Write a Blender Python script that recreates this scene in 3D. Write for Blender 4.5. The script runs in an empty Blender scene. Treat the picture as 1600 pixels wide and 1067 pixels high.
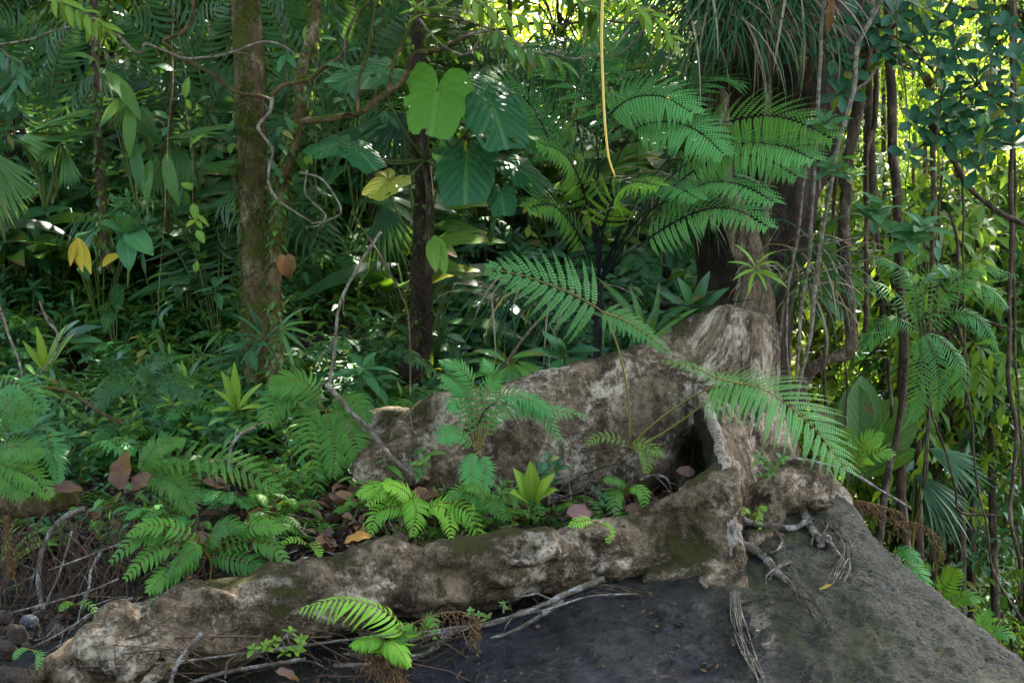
import bpy, bmesh, math, random
import numpy as np
from mathutils import Vector, Matrix, noise, Quaternion
R = math.radians
sc = bpy.context.scene
COL = sc.collection
rnd = random.Random(7)

# ---------------------------------------------------------------- camera, sky, sun, exposure
K = math.tan(R(20)) / 800.0            # metres per reference pixel at one metre
CZ = 1.6
def P(px, py, Y):
    return Vector(((px - 800) * K * Y, Y, CZ - (py - 533.5) * K * Y))
cam = bpy.data.objects.new('camera', bpy.data.cameras.new('camera'))
COL.objects.link(cam); sc.camera = cam
cam.location = (0, 0, CZ); cam.rotation_euler = (R(90), 0, 0)
cam.data.sensor_width = 36; cam.data.lens = 18 / math.tan(R(20))
cam.data.clip_start = .05; cam.data.clip_end = 400
SUN_EL, SUN_AZ = 52, 28                # azimuth measured from +Y towards +X
w = bpy.data.worlds.new('World'); sc.world = w; w.use_nodes = True
wn = w.node_tree.nodes; wl = w.node_tree.links
bgn = wn.get('Background') or wn.new('ShaderNodeBackground')
sky = wn.new('ShaderNodeTexSky'); sky.sky_type = 'NISHITA'; sky.sun_disc = False
sky.sun_elevation = R(SUN_EL); sky.sun_rotation = R(SUN_AZ)
sky.dust_density = 4; sky.ozone_density = .2; sky.air_density = 1
wl.new(sky.outputs[0], bgn.inputs[0]); bgn.inputs[1].default_value = .15
sl = bpy.data.lights.new('sun', 'SUN'); sl.energy = 5; sl.angle = R(.5); sl.color = (1, .95, .86)
so = bpy.data.objects.new('sun', sl); COL.objects.link(so)
sd = Vector((math.sin(R(SUN_AZ)) * math.cos(R(SUN_EL)), math.cos(R(SUN_AZ)) * math.cos(R(SUN_EL)), math.sin(R(SUN_EL))))
so.rotation_euler = (-sd).to_track_quat('-Z', 'Y').to_euler(); so.location = sd * 30
sc.view_settings.view_transform = 'Standard'; sc.view_settings.look = 'None'
sc.view_settings.gamma = 1; sc.view_settings.exposure = 3.38
try:
    sc.cycles.max_bounces = 5; sc.cycles.diffuse_bounces = 2; sc.cycles.transmission_bounces = 3
    sc.cycles.use_denoising = True
except Exception: pass

# ---------------------------------------------------------------- mesh helpers
def V(*a): return Vector(a)
def spl(pts, n):
    """catmull-rom through pts (Vectors of any size), n samples"""
    pts = [Vector(p) for p in pts]; m = len(pts) - 1; out = []
    for i in range(n):
        u = i / (n - 1) * m; j = min(int(u), m - 1); t = u - j
        p1, p2 = pts[j], pts[j + 1]
        p0 = pts[j - 1] if j else p1 * 2 - p2
        p3 = pts[j + 2] if j + 2 <= m else p2 * 2 - p1
        out.append(((p1 * 2) + (p2 - p0) * t + (p0 * 2 - p1 * 5 + p2 * 4 - p3) * t * t + (p1 * 3 - p0 - p2 * 3 + p3) * t ** 3) * .5)
    return out
def perp(t):
    a = V(0, 0, 1) if abs(t.z) < .9 else V(1, 0, 0)
    s = t.cross(a).normalized()
    return s, s.cross(t).normalized()
SH = {'lance': lambda t: math.sin(math.pi * min(1, t * .96 + .02)) ** .8 * (1 - .35 * t),
      'ovate': lambda t: math.sin(math.pi * t ** .75) ** .75 if t < 1 else 0,
      'obov': lambda t: math.sin(math.pi * t ** 1.5) ** .7 if t < 1 else 0,
      'strap': lambda t: min(1, t * 8 + .3) * (1 - t ** 3) ** .8,
      'lance2': lambda t: min(1, t * 9 + .35) * (1 - t ** 2.2) ** .9,
      'tri': lambda t: (1 - t) ** .8 * min(1, t * 12 + .4),
      'heart': lambda t: (math.sin(math.pi * min(1, t * .9 + .12)) ** .6) * (1 - .25 * t) if t < 1 else 0}
class MB:
    def __init__(s): s.v = []; s.f = []; s.u = []; s.t = []; s.m = []
    def leaf(s, p, d, n, L, W, sh='lance', bend=.6, fold=.25, seg=4, mat=0, tint=None, twist=0, wave=0, arc=0):
        d = d.normalized(); sd = d.cross(n)
        if sd.length < 1e-4: sd = d.cross(V(1, .1, .2))
        sd.normalize(); n = sd.cross(d).normalized()
        tint = rnd.random() if tint is None else tint
        f = SH[sh]; b = len(s.v); p = Vector(p)
        q = Quaternion(sd, -bend / seg)
        cf, sf = math.cos(fold), math.sin(fold)
        for i in range(seg + 1):
            t = i / seg; wd = W * .5 * f(t)
            if i == 0: wd = max(wd, W * .03)
            wv = wave * W * math.sin(t * 17 + tint * 9)
            s.v += [p - sd * wd * cf + n * (wd * sf + wv), p.copy(), p + sd * wd * cf + n * (wd * sf - wv)]
            s.u += [(0, t), (.5, t), (1, t)]; s.t += [tint] * 3
            if i < seg:
                k = b + i * 3
                s.f += [(k, k + 1, k + 4, k + 3), (k + 1, k + 2, k + 5, k + 4)]; s.m += [mat, mat]
            d = q @ d; n = q @ n; p = p + d * (L / seg)
            if arc: r3 = Quaternion(n, arc / seg); d = r3 @ d; sd = r3 @ sd; q = Quaternion(sd, -bend / seg)
            if twist: r2 = Quaternion(d, twist / seg); sd = r2 @ sd; n = r2 @ n
        return p
    def quad(s, p, d, sd, L, W, mat=0, tint=0):
        """rhombic pinnule"""
        b = len(s.v)
        s.v += [p, p + d * L * .4 - sd * W * .5, p + d * L, p + d * L * .3 + sd * W * .5]
        s.u += [(.5, 0), (0, .4), (.5, 1), (1, .4)]; s.t += [tint] * 4
        s.f.append((b, b + 1, b + 2, b + 3)); s.m.append(mat)
    def tube(s, pts, r, ns=6, mat=0, tint=None, flat=1, lump=0, cap=True):
        """r: number, or list, or function of t"""
        tint = rnd.random() if tint is None else tint
        n = len(pts); b = len(s.v); a0 = rnd.random() * 6; sgn = None
        for i, p in enumerate(pts):
            t = i / (n - 1)
            T = (pts[min(i + 1, n - 1)] - pts[max(i - 1, 0)])
            T = T.normalized() if T.length > 1e-9 else V(0, 0, 1)
            if sgn is None: A, B = perp(T)
            else:
                A = (A - T * A.dot(T)).normalized(); B = A.cross(T)
            sgn = 1
            ri = r(t) if callable(r) else (r[i] if isinstance(r, (list, tuple)) else r)
            for j in range(ns):
                a = j / ns * 2 * math.pi + a0
                rr = ri
                if lump: rr *= 1 + lump * noise.noise(p * (1 / max(ri, .004)) * .35 + V(math.cos(a), math.sin(a), 0) * .9)
                s.v.append(p + A * math.cos(a) * rr + B * math.sin(a) * rr * flat)
                s.u.append((j / ns, t)); s.t.append(tint)
        for i in range(n - 1):
            for j in range(ns):
                k = b + i * ns; j2 = (j + 1) % ns
                s.f.append((k + j, k + j2, k + ns + j2, k + ns + j)); s.m.append(mat)
        if cap and ns > 2:
            s.f.append(tuple(b + j for j in range(ns))[::-1]); s.m.append(mat)
            s.f.append(tuple(b + (n - 1) * ns + j for j in range(ns))); s.m.append(mat)
    def blob(s, c, r, n=8, mat=0, tint=.5):
        b = len(s.v); rx, ry, rz = r if isinstance(r, (tuple, list)) else (r, r, r)
        for i in range(n + 1):
            th = math.pi * i / n
            for j in range(2 * n):
                ph = math.pi * j / n
                s.v.append(c + V(rx * math.sin(th) * math.cos(ph), ry * math.sin(th) * math.sin(ph), rz * math.cos(th)))
                s.u.append((j / 2 / n, i / n)); s.t.append(tint)
        for i in range(n):
            for j in range(2 * n):
                k = b + i * 2 * n; j2 = (j + 1) % (2 * n)
                s.f.append((k + j, k + 2 * n + j, k + 2 * n + j2, k + j2)); s.m.append(mat)
    def xf(s, M):
        s.v = [M @ v for v in s.v]; return s
    def mesh(s, name, mats, off=None, smooth=True):
        me = bpy.data.meshes.new(name)
        off = off or V(0, 0, 0)
        me.from_pydata([tuple(v - off) for v in s.v], [], s.f)
        lv = np.empty(len(me.loops), dtype=np.int32); me.loops.foreach_get('vertex_index', lv)
        ul = me.uv_layers.new(name='UVMap')
        if len(s.u) == len(s.v):
            ul.data.foreach_set('uv', np.array(s.u, dtype=np.float32)[lv].ravel())
        at = me.attributes.new('tint', 'FLOAT', 'POINT'); at.data.foreach_set('value', np.array(s.t, dtype=np.float32))
        me.polygons.foreach_set('material_index', np.array(s.m, dtype=np.int32))
        me.polygons.foreach_set('use_smooth', np.full(len(s.f), smooth))
        for m in (mats if isinstance(mats, (list, tuple)) else [mats]): me.materials.append(m)
        me.update(); return me
    def build(s, name, mats, parent=None, smooth=True, at=None):
        if parent is not None: off = parent.location.copy()
        else: off = at or V(0, 0, 0)
        o = bpy.data.objects.new(name, s.mesh(name, mats, off, smooth)); COL.objects.link(o)
        if parent is not None: o.parent = parent
        else: o.location = off
        return o
def tag(o, label=None, cat=None, group=None, kind=None):
    if label: o['label'] = label
    if cat: o['category'] = cat
    if group: o['group'] = group
    if kind: o['kind'] = kind
    return o
def thing(name, label, cat, loc=(0, 0, 0), group=None):
    o = bpy.data.objects.new(name, None); COL.objects.link(o); o.location = loc; o.empty_display_size = .1
    return tag(o, label, cat, group)
def dup(root, loc, rz=0, s=1, rx=0, ry=0, label=None, group=None):
    def cp(o, par):
        c = o.copy(); COL.objects.link(c)
        if par is not None: c.parent = par
        for ch in KIDS.get(o.name, ()): cp(ch, c)
        return c
    c = cp(root, None); c.location = loc; c.rotation_euler = (rx, ry, rz)
    c.scale = (s, s, s) if not isinstance(s, (tuple, list)) else s
    if label: c['label'] = label
    if group: c['group'] = group
    return c
KIDS = {}
def reg(o): KIDS[o.name] = [c for c in COL.objects if c.parent == o]; return o

# ---------------------------------------------------------------- materials
class NT:
    def __init__(s, name):
        s.m = bpy.data.materials.new(name); s.m.use_nodes = True; s.t = s.m.node_tree
        s.t.nodes.clear(); s.out = s.n('OutputMaterial')
    def n(s, ty, **kw):
        o = s.t.nodes.new('ShaderNode' + ty)
        for k, v in kw.items():
            if k[0] == '_': setattr(o, k[1:], v)
        for k, v in kw.items():
            if k[0] != '_': s.put(o.inputs[int(k[1:])] if k[0] == 'i' and k[1:].isdigit() else o.inputs[k.replace('__', ' ')], v)
        return o
    def put(s, sock, v):
        if hasattr(v, 'outputs'): v = v.outputs[0]
        if hasattr(v, 'is_output'): s.t.links.new(v, sock)
        elif isinstance(v, (tuple, list)) and len(v) == 3 and sock.type == 'RGBA': sock.default_value = (*v, 1)
        else: sock.default_value = v
    def math(s, op, a, b=0, c=None, clamp=False):
        o = s.n('Math', _operation=op, _use_clamp=clamp, i0=a, i1=b)
        if c is not None: s.put(o.inputs[2], c)
        return o.outputs[0]
    def mix(s, f, a, b):
        o = s.n('Mix', _data_type='RGBA'); s.put(o.inputs[0], f); s.put(o.inputs[6], a); s.put(o.inputs[7], b); return o.outputs[2]
    def ramp(s, f, lo, hi):
        return s.n('MapRange', i0=f, i1=lo, i2=hi).outputs[0]
    def noise(s, scale, vec=None, det=4, rough=.6, dist=0):
        o = s.n('TexNoise', Scale=scale, Detail=det, Roughness=rough, Distortion=dist)
        if vec is not None: s.put(o.inputs['Vector'], vec)
        return o.outputs[0]
def hx(r, g, b): return (r, g, b)
def leafmat(name, c1, c2, rough=.38, trans=.35, nv=9, slant=1.2, veinc=None, vein=.35, brown=.0, tcol=None, bump=.25, spec=.24):
    N = NT(name)
    uv = N.n('UVMap', _uv_map='UVMap'); sp = N.n('SeparateXYZ', i0=uv)
    u, v = sp.outputs[0], sp.outputs[1]
    au = N.math('ABSOLUTE', N.math('SUBTRACT', u, .5))
    tint = N.n('Attribute', _attribute_name='tint').outputs['Fac']
    oi = N.n('ObjectInfo').outputs['Random']
    tc = N.n('TexCoord').outputs['Object']
    mixf = N.math('ADD', N.math('MULTIPLY', tint, .6), N.math('MULTIPLY', oi, .4))
    ns = N.noise(14, tc, 3)
    mixf = N.math('ADD', mixf, N.math('MULTIPLY', N.math('SUBTRACT', ns, .5), .7), clamp=True)
    col = N.mix(mixf, c1, c2)
    h = None
    if nv:
        ph = N.math('FRACT', N.math('SUBTRACT', N.math('MULTIPLY', v, nv), N.math('MULTIPLY', au, slant * nv * .5)))
        tri = N.math('ABSOLUTE', N.math('SUBTRACT', ph, .5))           # 0 at vein
        ve = N.ramp(tri, .1, .0); mid = N.ramp(au, .045, .01)
        vv = N.math('MAXIMUM', N.math('MULTIPLY', ve, .45), mid)
        col = N.mix(N.math('MULTIPLY', vv, vein), col, veinc or tuple(min(1, c * 2.2 + .03) for c in c2))
        h = N.math('ADD', N.math('MULTIPLY', tri, 1.5), N.math('MULTIPLY', au, .5))
    if brown:
        bn = N.noise(7, tc, 5, .7)
        bf = N.ramp(N.math('ADD', bn, N.math('MULTIPLY', v, .12)), .68 - brown * .1, .74 - brown * .1)
        col = N.mix(bf, col, (.16, .075, .02))
    yl = N.ramp(tint, .965, .975)
    col = N.mix(N.math('MULTIPLY', yl, .6), col, (.30, .22, .02))
    b = N.n('BsdfPrincipled', Base__Color=col, Roughness=N.math('ADD', rough + .04, N.math('MULTIPLY', N.noise(30, tc, 2), .2)))
    b.inputs['Specular IOR Level'].default_value = spec
    if h is not None:
        bp = N.n('Bump', Strength=bump, Distance=.006, Height=h); N.put(b.inputs['Normal'], bp)
    tcol = tcol or (min(1, c2[0] * 2.6 + .05), min(1, c2[1] * 2.1 + .04), c2[2] * .5)
    tr = N.n('BsdfTranslucent', Color=N.mix(.5, col, tcol))
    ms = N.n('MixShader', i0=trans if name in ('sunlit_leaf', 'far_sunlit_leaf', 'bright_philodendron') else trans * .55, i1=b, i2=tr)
    N.put(N.out.inputs[0], ms); return N.m
def barkmat(name, base, pale, dark, moss, sc_=6, mossy=.5, palef=.5, stretch=(1, 1, 1), bump=.6, rough=.85, dist=.02, flute=None):
    N = NT(name)
    g = N.n('TexCoord').outputs['Object']
    if flute:
        sx = N.n('SeparateXYZ', i0=g); f = N.math('MULTIPLY', N.ramp(sx.outputs[0], *flute[0]), N.ramp(sx.outputs[2], *flute[1]))
        m = N.n('Mix', _data_type='VECTOR'); N.put(m.inputs[0], f); N.put(m.inputs[4], g); N.put(m.inputs[5], N.n('Mapping', Vector=g, Scale=(1.7, 1.7, .4))); g = m.outputs[1]
    else: g = N.n('Mapping', Vector=g, Scale=stretch)
    n1 = N.noise(sc_ * .6, g, 5, .65, .5); n2 = N.noise(sc_ * 1.7, g, 6, .75, .3); n3 = N.noise(sc_ * 9, g, 5, .75)
    n4 = N.noise(sc_ * .9, N.n('Mapping', Vector=g, Location=(5, 3, 8)), 6, .7, .6)
    n5 = N.noise(sc_ * 26, g, 4, .7)
    col = N.mix(N.ramp(n2, .42, .6), dark, base)
    pf = N.math('MULTIPLY', N.ramp(N.math('ADD', n4, N.math('MULTIPLY', N.math('SUBTRACT', n3, .5), .45)), .62 - palef * .2, .74 - palef * .2), .85)
    col = N.mix(pf, col, pale)
    col = N.mix(N.math('MULTIPLY', N.ramp(n3, .54, .40), .42), col, tuple(c * .45 for c in dark))
    col = N.mix(N.math('MULTIPLY', N.ramp(n5, .52, .66), .22), col, pale)
    n6 = N.noise(sc_ * 15, g, 6, .85); col = N.mix(N.math('MULTIPLY', N.ramp(n6, .48, .36), .35), col, tuple(c * .35 for c in dark))
    nz = N.n('SeparateXYZ', i0=N.n('NewGeometry').outputs['Normal']).outputs[2]
    mf = N.math('ADD', N.math('ADD', n1, N.math('MULTIPLY', nz, .16)), N.math('MULTIPLY', N.math('SUBTRACT', n3, .5), .5))
    mf = N.ramp(mf, .74 - mossy * .22, .82 - mossy * .22)
    mcol = N.mix(N.ramp(n5, .35, .65), tuple(c * .4 for c in moss), moss)
    col = N.mix(mf, col, mcol)
    b = N.n('BsdfPrincipled', Base__Color=col, Roughness=rough); b.inputs['Specular IOR Level'].default_value = .2
    hh = N.math('ADD', N.math('ADD', N.math('MULTIPLY', n3, .7), N.math('MULTIPLY', n5, .5)), N.math('MULTIPLY', n2, 1.1))
    hh = N.math('ADD', hh, N.math('MULTIPLY', mf, N.math('MULTIPLY', n5, 1.2)))
    bp = N.n('Bump', Strength=bump, Distance=dist, Height=hh); N.put(b.inputs['Normal'], bp)
    N.put(N.out.inputs[0], b); return N.m
M = {}
M['bark'] = barkmat('buttress_bark', (.27, .18, .098), (.60, .465, .32), (.05, .029, .012), (.09, .075, .010), 4.2, .47, .56, bump=1.0, flute=((-.34, -.04), (.05, .3)))
M['flare'] = barkmat('fluted_bark', (.25, .17, .10), (.60, .49, .37), (.07, .043, .02), (.085, .075, .012), 6, .85, .6, (1.7, 1.7, .42), bump=1.0)
M['hollow'] = barkmat('shade_tinted_mossy_bark', (.10, .07, .035), (.2, .15, .09), (.035, .022, .012), (.07, .075, .012), 6, 1.2, .2, bump=1)  # moss, with the bark under it darkened too as painted hollow shade
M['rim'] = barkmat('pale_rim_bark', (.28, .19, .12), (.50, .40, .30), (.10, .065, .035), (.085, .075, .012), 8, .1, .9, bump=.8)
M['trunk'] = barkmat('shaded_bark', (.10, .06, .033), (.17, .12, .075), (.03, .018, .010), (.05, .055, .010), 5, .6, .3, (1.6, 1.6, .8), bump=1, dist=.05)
M['mossbark'] = barkmat('mossy_bark', (.19, .12, .05), (.34, .26, .14), (.05, .03, .012), (.11, .12, .008), 9, 1.0, .4, (1, 1, .7))
M['liana'] = barkmat('liana_bark', (.13, .08, .045), (.27, .20, .13), (.04, .024, .015), (.06, .07, .015), 14, .35, .4, (1, 1, .4))
M['twig'] = barkmat('pale_twig', (.30, .23, .15), (.46, .40, .30), (.10, .065, .04), (.10, .10, .02), 22, .15, .6)
M['root'] = barkmat('root_bark', (.26, .20, .14), (.50, .45, .38), (.09, .06, .04), (.08, .08, .02), 16, .2, .6)
M['dark'] = barkmat('black_stalk', (.025, .018, .016), (.05, .04, .035), (.012, .01, .01), (.03, .03, .01), 20, .1, .2, rough=.5)
M['stem'] = leafmat('green_stem', (.06, .10, .02), (.12, .15, .03), .5, .05, 0)
M['ystem'] = leafmat('yellow_stem', (.16, .13, .03), (.24, .19, .04), .5, .05, 0)
M['fern'] = leafmat('fern_green', (.028, .10, .010), (.12, .28, .028), .42, .38, 0)
M['tfern'] = leafmat('tree_fern_green', (.045, .18, .035), (.10, .30, .07), .42, .38, 0)
M['lightfern'] = leafmat('pale_fern', (.09, .28, .06), (.17, .42, .12), .45, .4, 0)
M['brightfern'] = leafmat('bright_fern', (.11, .28, .02), (.24, .44, .035), .42, .42, 0)
M['dfern'] = leafmat('dark_fern', (.015, .07, .018), (.045, .13, .03), .32, .3, 0)
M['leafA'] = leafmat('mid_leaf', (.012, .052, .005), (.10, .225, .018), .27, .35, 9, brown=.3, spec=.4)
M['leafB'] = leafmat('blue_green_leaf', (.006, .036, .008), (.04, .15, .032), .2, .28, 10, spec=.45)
M['leafC'] = leafmat('yellow_green_leaf', (.09, .19, .02), (.20, .30, .03), .36, .45, 8)
M['pleat'] = leafmat('pleated_leaf', (.03, .10, .02), (.10, .19, .03), .3, .4, 0)
M['palm'] = leafmat('palm_leaf', (.007, .033, .010), (.042, .125, .030), .26, .28, 0)
M['grass'] = leafmat('blade_green', (.006, .03, .011), (.034, .11, .032), .28, .3, 0)
M['clusia'] = leafmat('leathery_leaf', (.008, .05, .02), (.026, .10, .035), .2, .15, 11, slant=.7, vein=.25)
M['philo'] = leafmat('philodendron_leaf', (.012, .075, .022), (.03, .115, .03), .2, .28, 8, slant=1.8, veinc=(.12, .25, .06), vein=.6, bump=.7)
M['philob'] = leafmat('bright_philodendron', (.06, .19, .015), (.10, .26, .02), .25, .4, 8, slant=1.8, veinc=(.2, .38, .08), vein=.7, bump=.7)
M['mela'] = leafmat('ribbed_leaf', (.03, .13, .04), (.08, .22, .06), .3, .35, 14, slant=1.0, veinc=(.2, .34, .12), vein=.5, bump=.7)
M['sunleaf'] = leafmat('sunlit_leaf', (.05, .15, .02), (.14, .26, .03), .3, .5, 7)
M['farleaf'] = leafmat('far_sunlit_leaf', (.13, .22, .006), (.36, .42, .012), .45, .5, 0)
M['dead'] = leafmat('dead_leaf', (.10, .05, .032), (.22, .12, .075), .6, .12, 9, brown=1.5, veinc=(.1, .05, .03), vein=.6, tcol=(.25, .12, .05))
M['orange'] = leafmat('fallen_orange_leaf', (.30, .12, .02), (.42, .22, .04), .5, .2, 9, tcol=(.4, .2, .05))
M['pink'] = leafmat('fallen_pink_leaf', (.13, .06, .045), (.22, .11, .085), .5, .1, 9, veinc=(.12, .06, .05), vein=.6, tcol=(.3, .12, .1))
M['yellow'] = leafmat('yellowed_leaf', (.42, .27, .02), (.55, .38, .03), .4, .4, 9)
M['dry'] = leafmat('dry_fern', (.12, .06, .025), (.22, .12, .05), .7, .1, 0, tcol=(.2, .1, .04))
def simple(name, col, rough=.4):
    N = NT(name); ns = N.noise(12, N.n('TexCoord').outputs['Object'], 4)
    b = N.n('BsdfPrincipled', Base__Color=N.mix(ns, tuple(c * .75 for c in col), col), Roughness=rough)
    N.put(N.out.inputs[0], b); return N.m
M['rope'] = simple('yellow_sheath', (.75, .45, .03), .35)
def soilmat():
    N = NT('forest_soil'); g = N.n('TexCoord').outputs['Object']
    a = N.noise(3, g, 6, .7); b_ = N.noise(18, g, 6, .75); c = N.noise(70, g, 3, .7)
    col = N.mix(N.ramp(a, .35, .65), (.012, .008, .005), (.035, .022, .013))
    col = N.mix(N.math('MULTIPLY', N.ramp(b_, .5, .7), .6), col, (.08, .047, .028))
    col = N.mix(N.math('MULTIPLY', N.ramp(a, .6, .5), .3), col, (.03, .035, .01))
    b = N.n('BsdfPrincipled', Base__Color=col, Roughness=.95)
    h = N.math('ADD', N.math('MULTIPLY', b_, 1.5), c)
    N.put(b.inputs['Normal'], N.n('Bump', Strength=1, Distance=.05, Height=h)); N.put(N.out.inputs[0], b); return N.m
M['soil'] = soilmat()
def rockmat():
    N = NT('wet_rock'); g = N.n('TexCoord').outputs['Object']
    gs = N.n('Mapping', Vector=g, Rotation=(.3, .5, .2), Scale=(1, 1, 3))
    a = N.noise(1.3, g, 5, .6); b_ = N.noise(9, gs, 7, .72, .4); c = N.noise(60, g, 5, .75); d = N.noise(3.5, g, 5, .7, 1)
    px = N.n('SeparateXYZ', i0=g).outputs[0]
    col = N.mix(N.ramp(b_, .35, .68), (.009, .0085, .0135), (.034, .031, .044))
    gr = N.math('ADD', N.math('ADD', a, N.math('MULTIPLY', N.math('SUBTRACT', px, .25), .26)), N.math('MULTIPLY', N.math('SUBTRACT', b_, .5), .35))
    col = N.mix(N.math('MULTIPLY', N.ramp(gr, .46, .78), .92), col, N.mix(N.ramp(c, .4, .62), (.030, .027, .002), (.085, .074, .005)))
    col = N.mix(N.math('MULTIPLY', N.ramp(c, .64, .72), .25), col, (.12, .11, .07))
    col = N.mix(N.math('MULTIPLY', N.ramp(d, .62, .72), .5), col, (.07, .04, .03))
    e = N.math('ABSOLUTE', N.math('SUBTRACT', N.noise(2.6, N.n('Mapping', Vector=g, Rotation=(.2, .9, .1), Scale=(1, 1, 2.6)), 6, .7, .8), .5)); cr = N.ramp(e, .022, .0)
    col = N.mix(N.math('MULTIPLY', cr, .8), col, (.004, .004, .004))
    f_ = N.noise(24, gs, 6, .8, .2)
    b = N.n('BsdfPrincipled', Base__Color=col, Roughness=N.math('ADD', .36, N.math('MULTIPLY', N.ramp(gr, .5, .8), .3)))
    h = N.math('ADD', N.math('MULTIPLY', b_, 1.6), N.math('ADD', N.math('MULTIPLY', c, .5), N.math('MULTIPLY', d, 1.0)))
    h = N.math('SUBTRACT', N.math('ADD', h, N.math('MULTIPLY', f_, 1.3)), N.math('MULTIPLY', cr, .8))
    N.put(b.inputs['Normal'], N.n('Bump', Strength=1, Distance=.045, Height=h)); N.put(N.out.inputs[0], b); return N.m
M['rock'] = rockmat()

# ---------------------------------------------------------------- ground
def sm(a, b, x):
    t = min(1, max(0, (x - a) / (b - a))); return t * t * (3 - 2 * t)
def lerp(a, b, t): return a + (b - a) * t
PL = ([-30, 4.6, 5.1, 5.45, 5.75, 6.2, 7, 8, 9, 10.5, 12, 14, 18, 60], [0, .02, .12, .42, .66, .86, .98, 1.32, 1.85, 2.6, 3.8, 6, 8, 14])
PC = ([-30, 4.6, 5.1, 5.45, 5.75, 6.2, 7, 8, 9.6, 10.3, 11, 13, 18, 60], [0, .02, .12, .36, .64, .80, .93, .90, .95, 1.9, 2.5, 2.8, 2.4, 12])
PR = ([-30, 3, 5, 7, 10, 14, 20, 28, 40, 60], [0, 0, -.4, -1.3, -2.2, -2.4, -1.8, 1.5, 9, 20])
def ground(x, y, det=True):
    yl = y - .8 * (1 - sm(-2.1, -1.35, x))                     # the bank recedes at the far left
    l = float(np.interp(yl, *PL)); c = float(np.interp(y, *PC)); r = float(np.interp(y, *PR))
    wc = sm(-1.1, -.1, x) if y > 6.5 else .5
    h = lerp(l, c, wc * (1 - sm(11, 16, y) * .2))
    sr = x - .08 * y
    h = lerp(h, r, sm(.95, 1.9, sr))
    if det:
        h += .06 * noise.noise(V(x * 1.3, y * 1.3, 0)) + .03 * noise.noise(V(x * 5, y * 5, 3)) + .5 * sm(10, 25, y) * noise.noise(V(x * .4, y * .4, 7))
    return h
def build_ground():
    n = 330; xs = []; ys = []
    for i in range(n):
        t = i / (n - 1) * 2 - 1; xs.append(5.5 * t + 54 * t ** 5)
        s_ = i / (n - 1); ys.append(-12 + (s_ ** .55) * 17 if s_ < .18 else None)
    ys = list(np.concatenate([np.linspace(-14, 3.5, 24), np.linspace(3.6, 13, 210), 13 + (np.linspace(.02, 1, 60) ** 1.8) * 50]))
    vs = []; fs = []
    for y in ys:
        for x in xs: vs.append((x, y, ground(x, y)))
    m = len(xs)
    for j in range(len(ys) - 1):
        for i in range(m - 1): fs.append((j * m + i, j * m + i + 1, (j + 1) * m + i + 1, (j + 1) * m + i))
    me = bpy.data.meshes.new('ground'); me.from_pydata(vs, [], fs); me.materials.append(M['soil'])
    me.polygons.foreach_set('use_smooth', [True] * len(fs))
    o = bpy.data.objects.new('ground', me); COL.objects.link(o); tag(o, 'dark brown forest soil of the steep bank', 'ground', kind='structure')
build_ground()

def solid(mbs, voxel, smooth_it, disp, name, fac=.6):
    """union of closed shapes -> smoothed, displaced mesh data"""
    me = mbs.mesh('tmp', [])
    o = bpy.data.objects.new('tmp', me); COL.objects.link(o)
    r = o.modifiers.new('r', 'REMESH'); r.mode = 'VOXEL'; r.voxel_size = voxel; r.adaptivity = 0
    s = o.modifiers.new('s', 'SMOOTH'); s.factor = fac; s.iterations = smooth_it
    dg = bpy.context.evaluated_depsgraph_get(); dg.update()
    me2 = bpy.data.meshes.new_from_object(o.evaluated_get(dg)); me2.name = name
    bpy.data.objects.remove(o)
    n = len(me2.vertices); co = np.empty(n * 3); no = np.empty(n * 3)
    me2.vertices.foreach_get('co', co); me2.vertices.foreach_get('normal', no)
    co = co.reshape(-1, 3); no = no.reshape(-1, 3)
    d = np.array([disp(Vector(c)) for c in co])
    co = co + no * d[:, None]
    me2.vertices.foreach_set('co', co.ravel()); me2.update()
    return me2
def hull(mb, pts):
    bm = bmesh.new()
    for p in pts: bm.verts.new(p)
    bmesh.ops.convex_hull(bm, input=bm.verts)
    bm.verts.ensure_lookup_table(); b = len(mb.v); bm.verts.index_update()
    for v in bm.verts: mb.v.append(v.co.copy()); mb.u.append((0, 0)); mb.t.append(.5)
    for f in bm.faces: mb.f.append(tuple(b + v.index for v in f.verts)); mb.m.append(0)
    bm.free()
def sweep(mb, ctl, n=40, ns=20, pw=1.0):
    """ctl rows: px, py, Y, half height px, half thickness m"""
    rows = spl([Vector(c) if len(c) == 5 else None for c in ctl], n)
    pts = [P(r[0], r[1], r[2]) for r in rows]; b = len(mb.v)
    for i, r in enumerate(rows):
        T = (pts[min(i + 1, n - 1)] - pts[max(i - 1, 0)]).normalized()
        D = V(0, 1, 0); D = (D - T * D.dot(T)).normalized(); U = T.cross(D)
        if U.z < 0: U = -U
        rh = r[3] * K * r[2]; e = 1
        if i in (0, n - 1): e = .4
        for j in range(ns):
            a = j / ns * 2 * math.pi; ca, sa = math.cos(a), math.sin(a)
            ca = math.copysign(abs(ca) ** pw, ca); sa = math.copysign(abs(sa) ** pw, sa)
            mb.v.append(pts[i] + U * sa * rh * e + D * ca * r[4] * e); mb.u.append((0, 0)); mb.t.append(.5)
    for i in range(n - 1):
        for j in range(ns):
            k = b + i * ns; j2 = (j + 1) % ns
            mb.f.append((k + j, k + j2, k + ns + j2, k + ns + j)); mb.m.append(0)
    mb.f.append(tuple(b + j for j in range(ns))[::-1]); mb.m.append(0)
    mb.f.append(tuple(b + (n - 1) * ns + j for j in range(ns))); mb.m.append(0)

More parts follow.
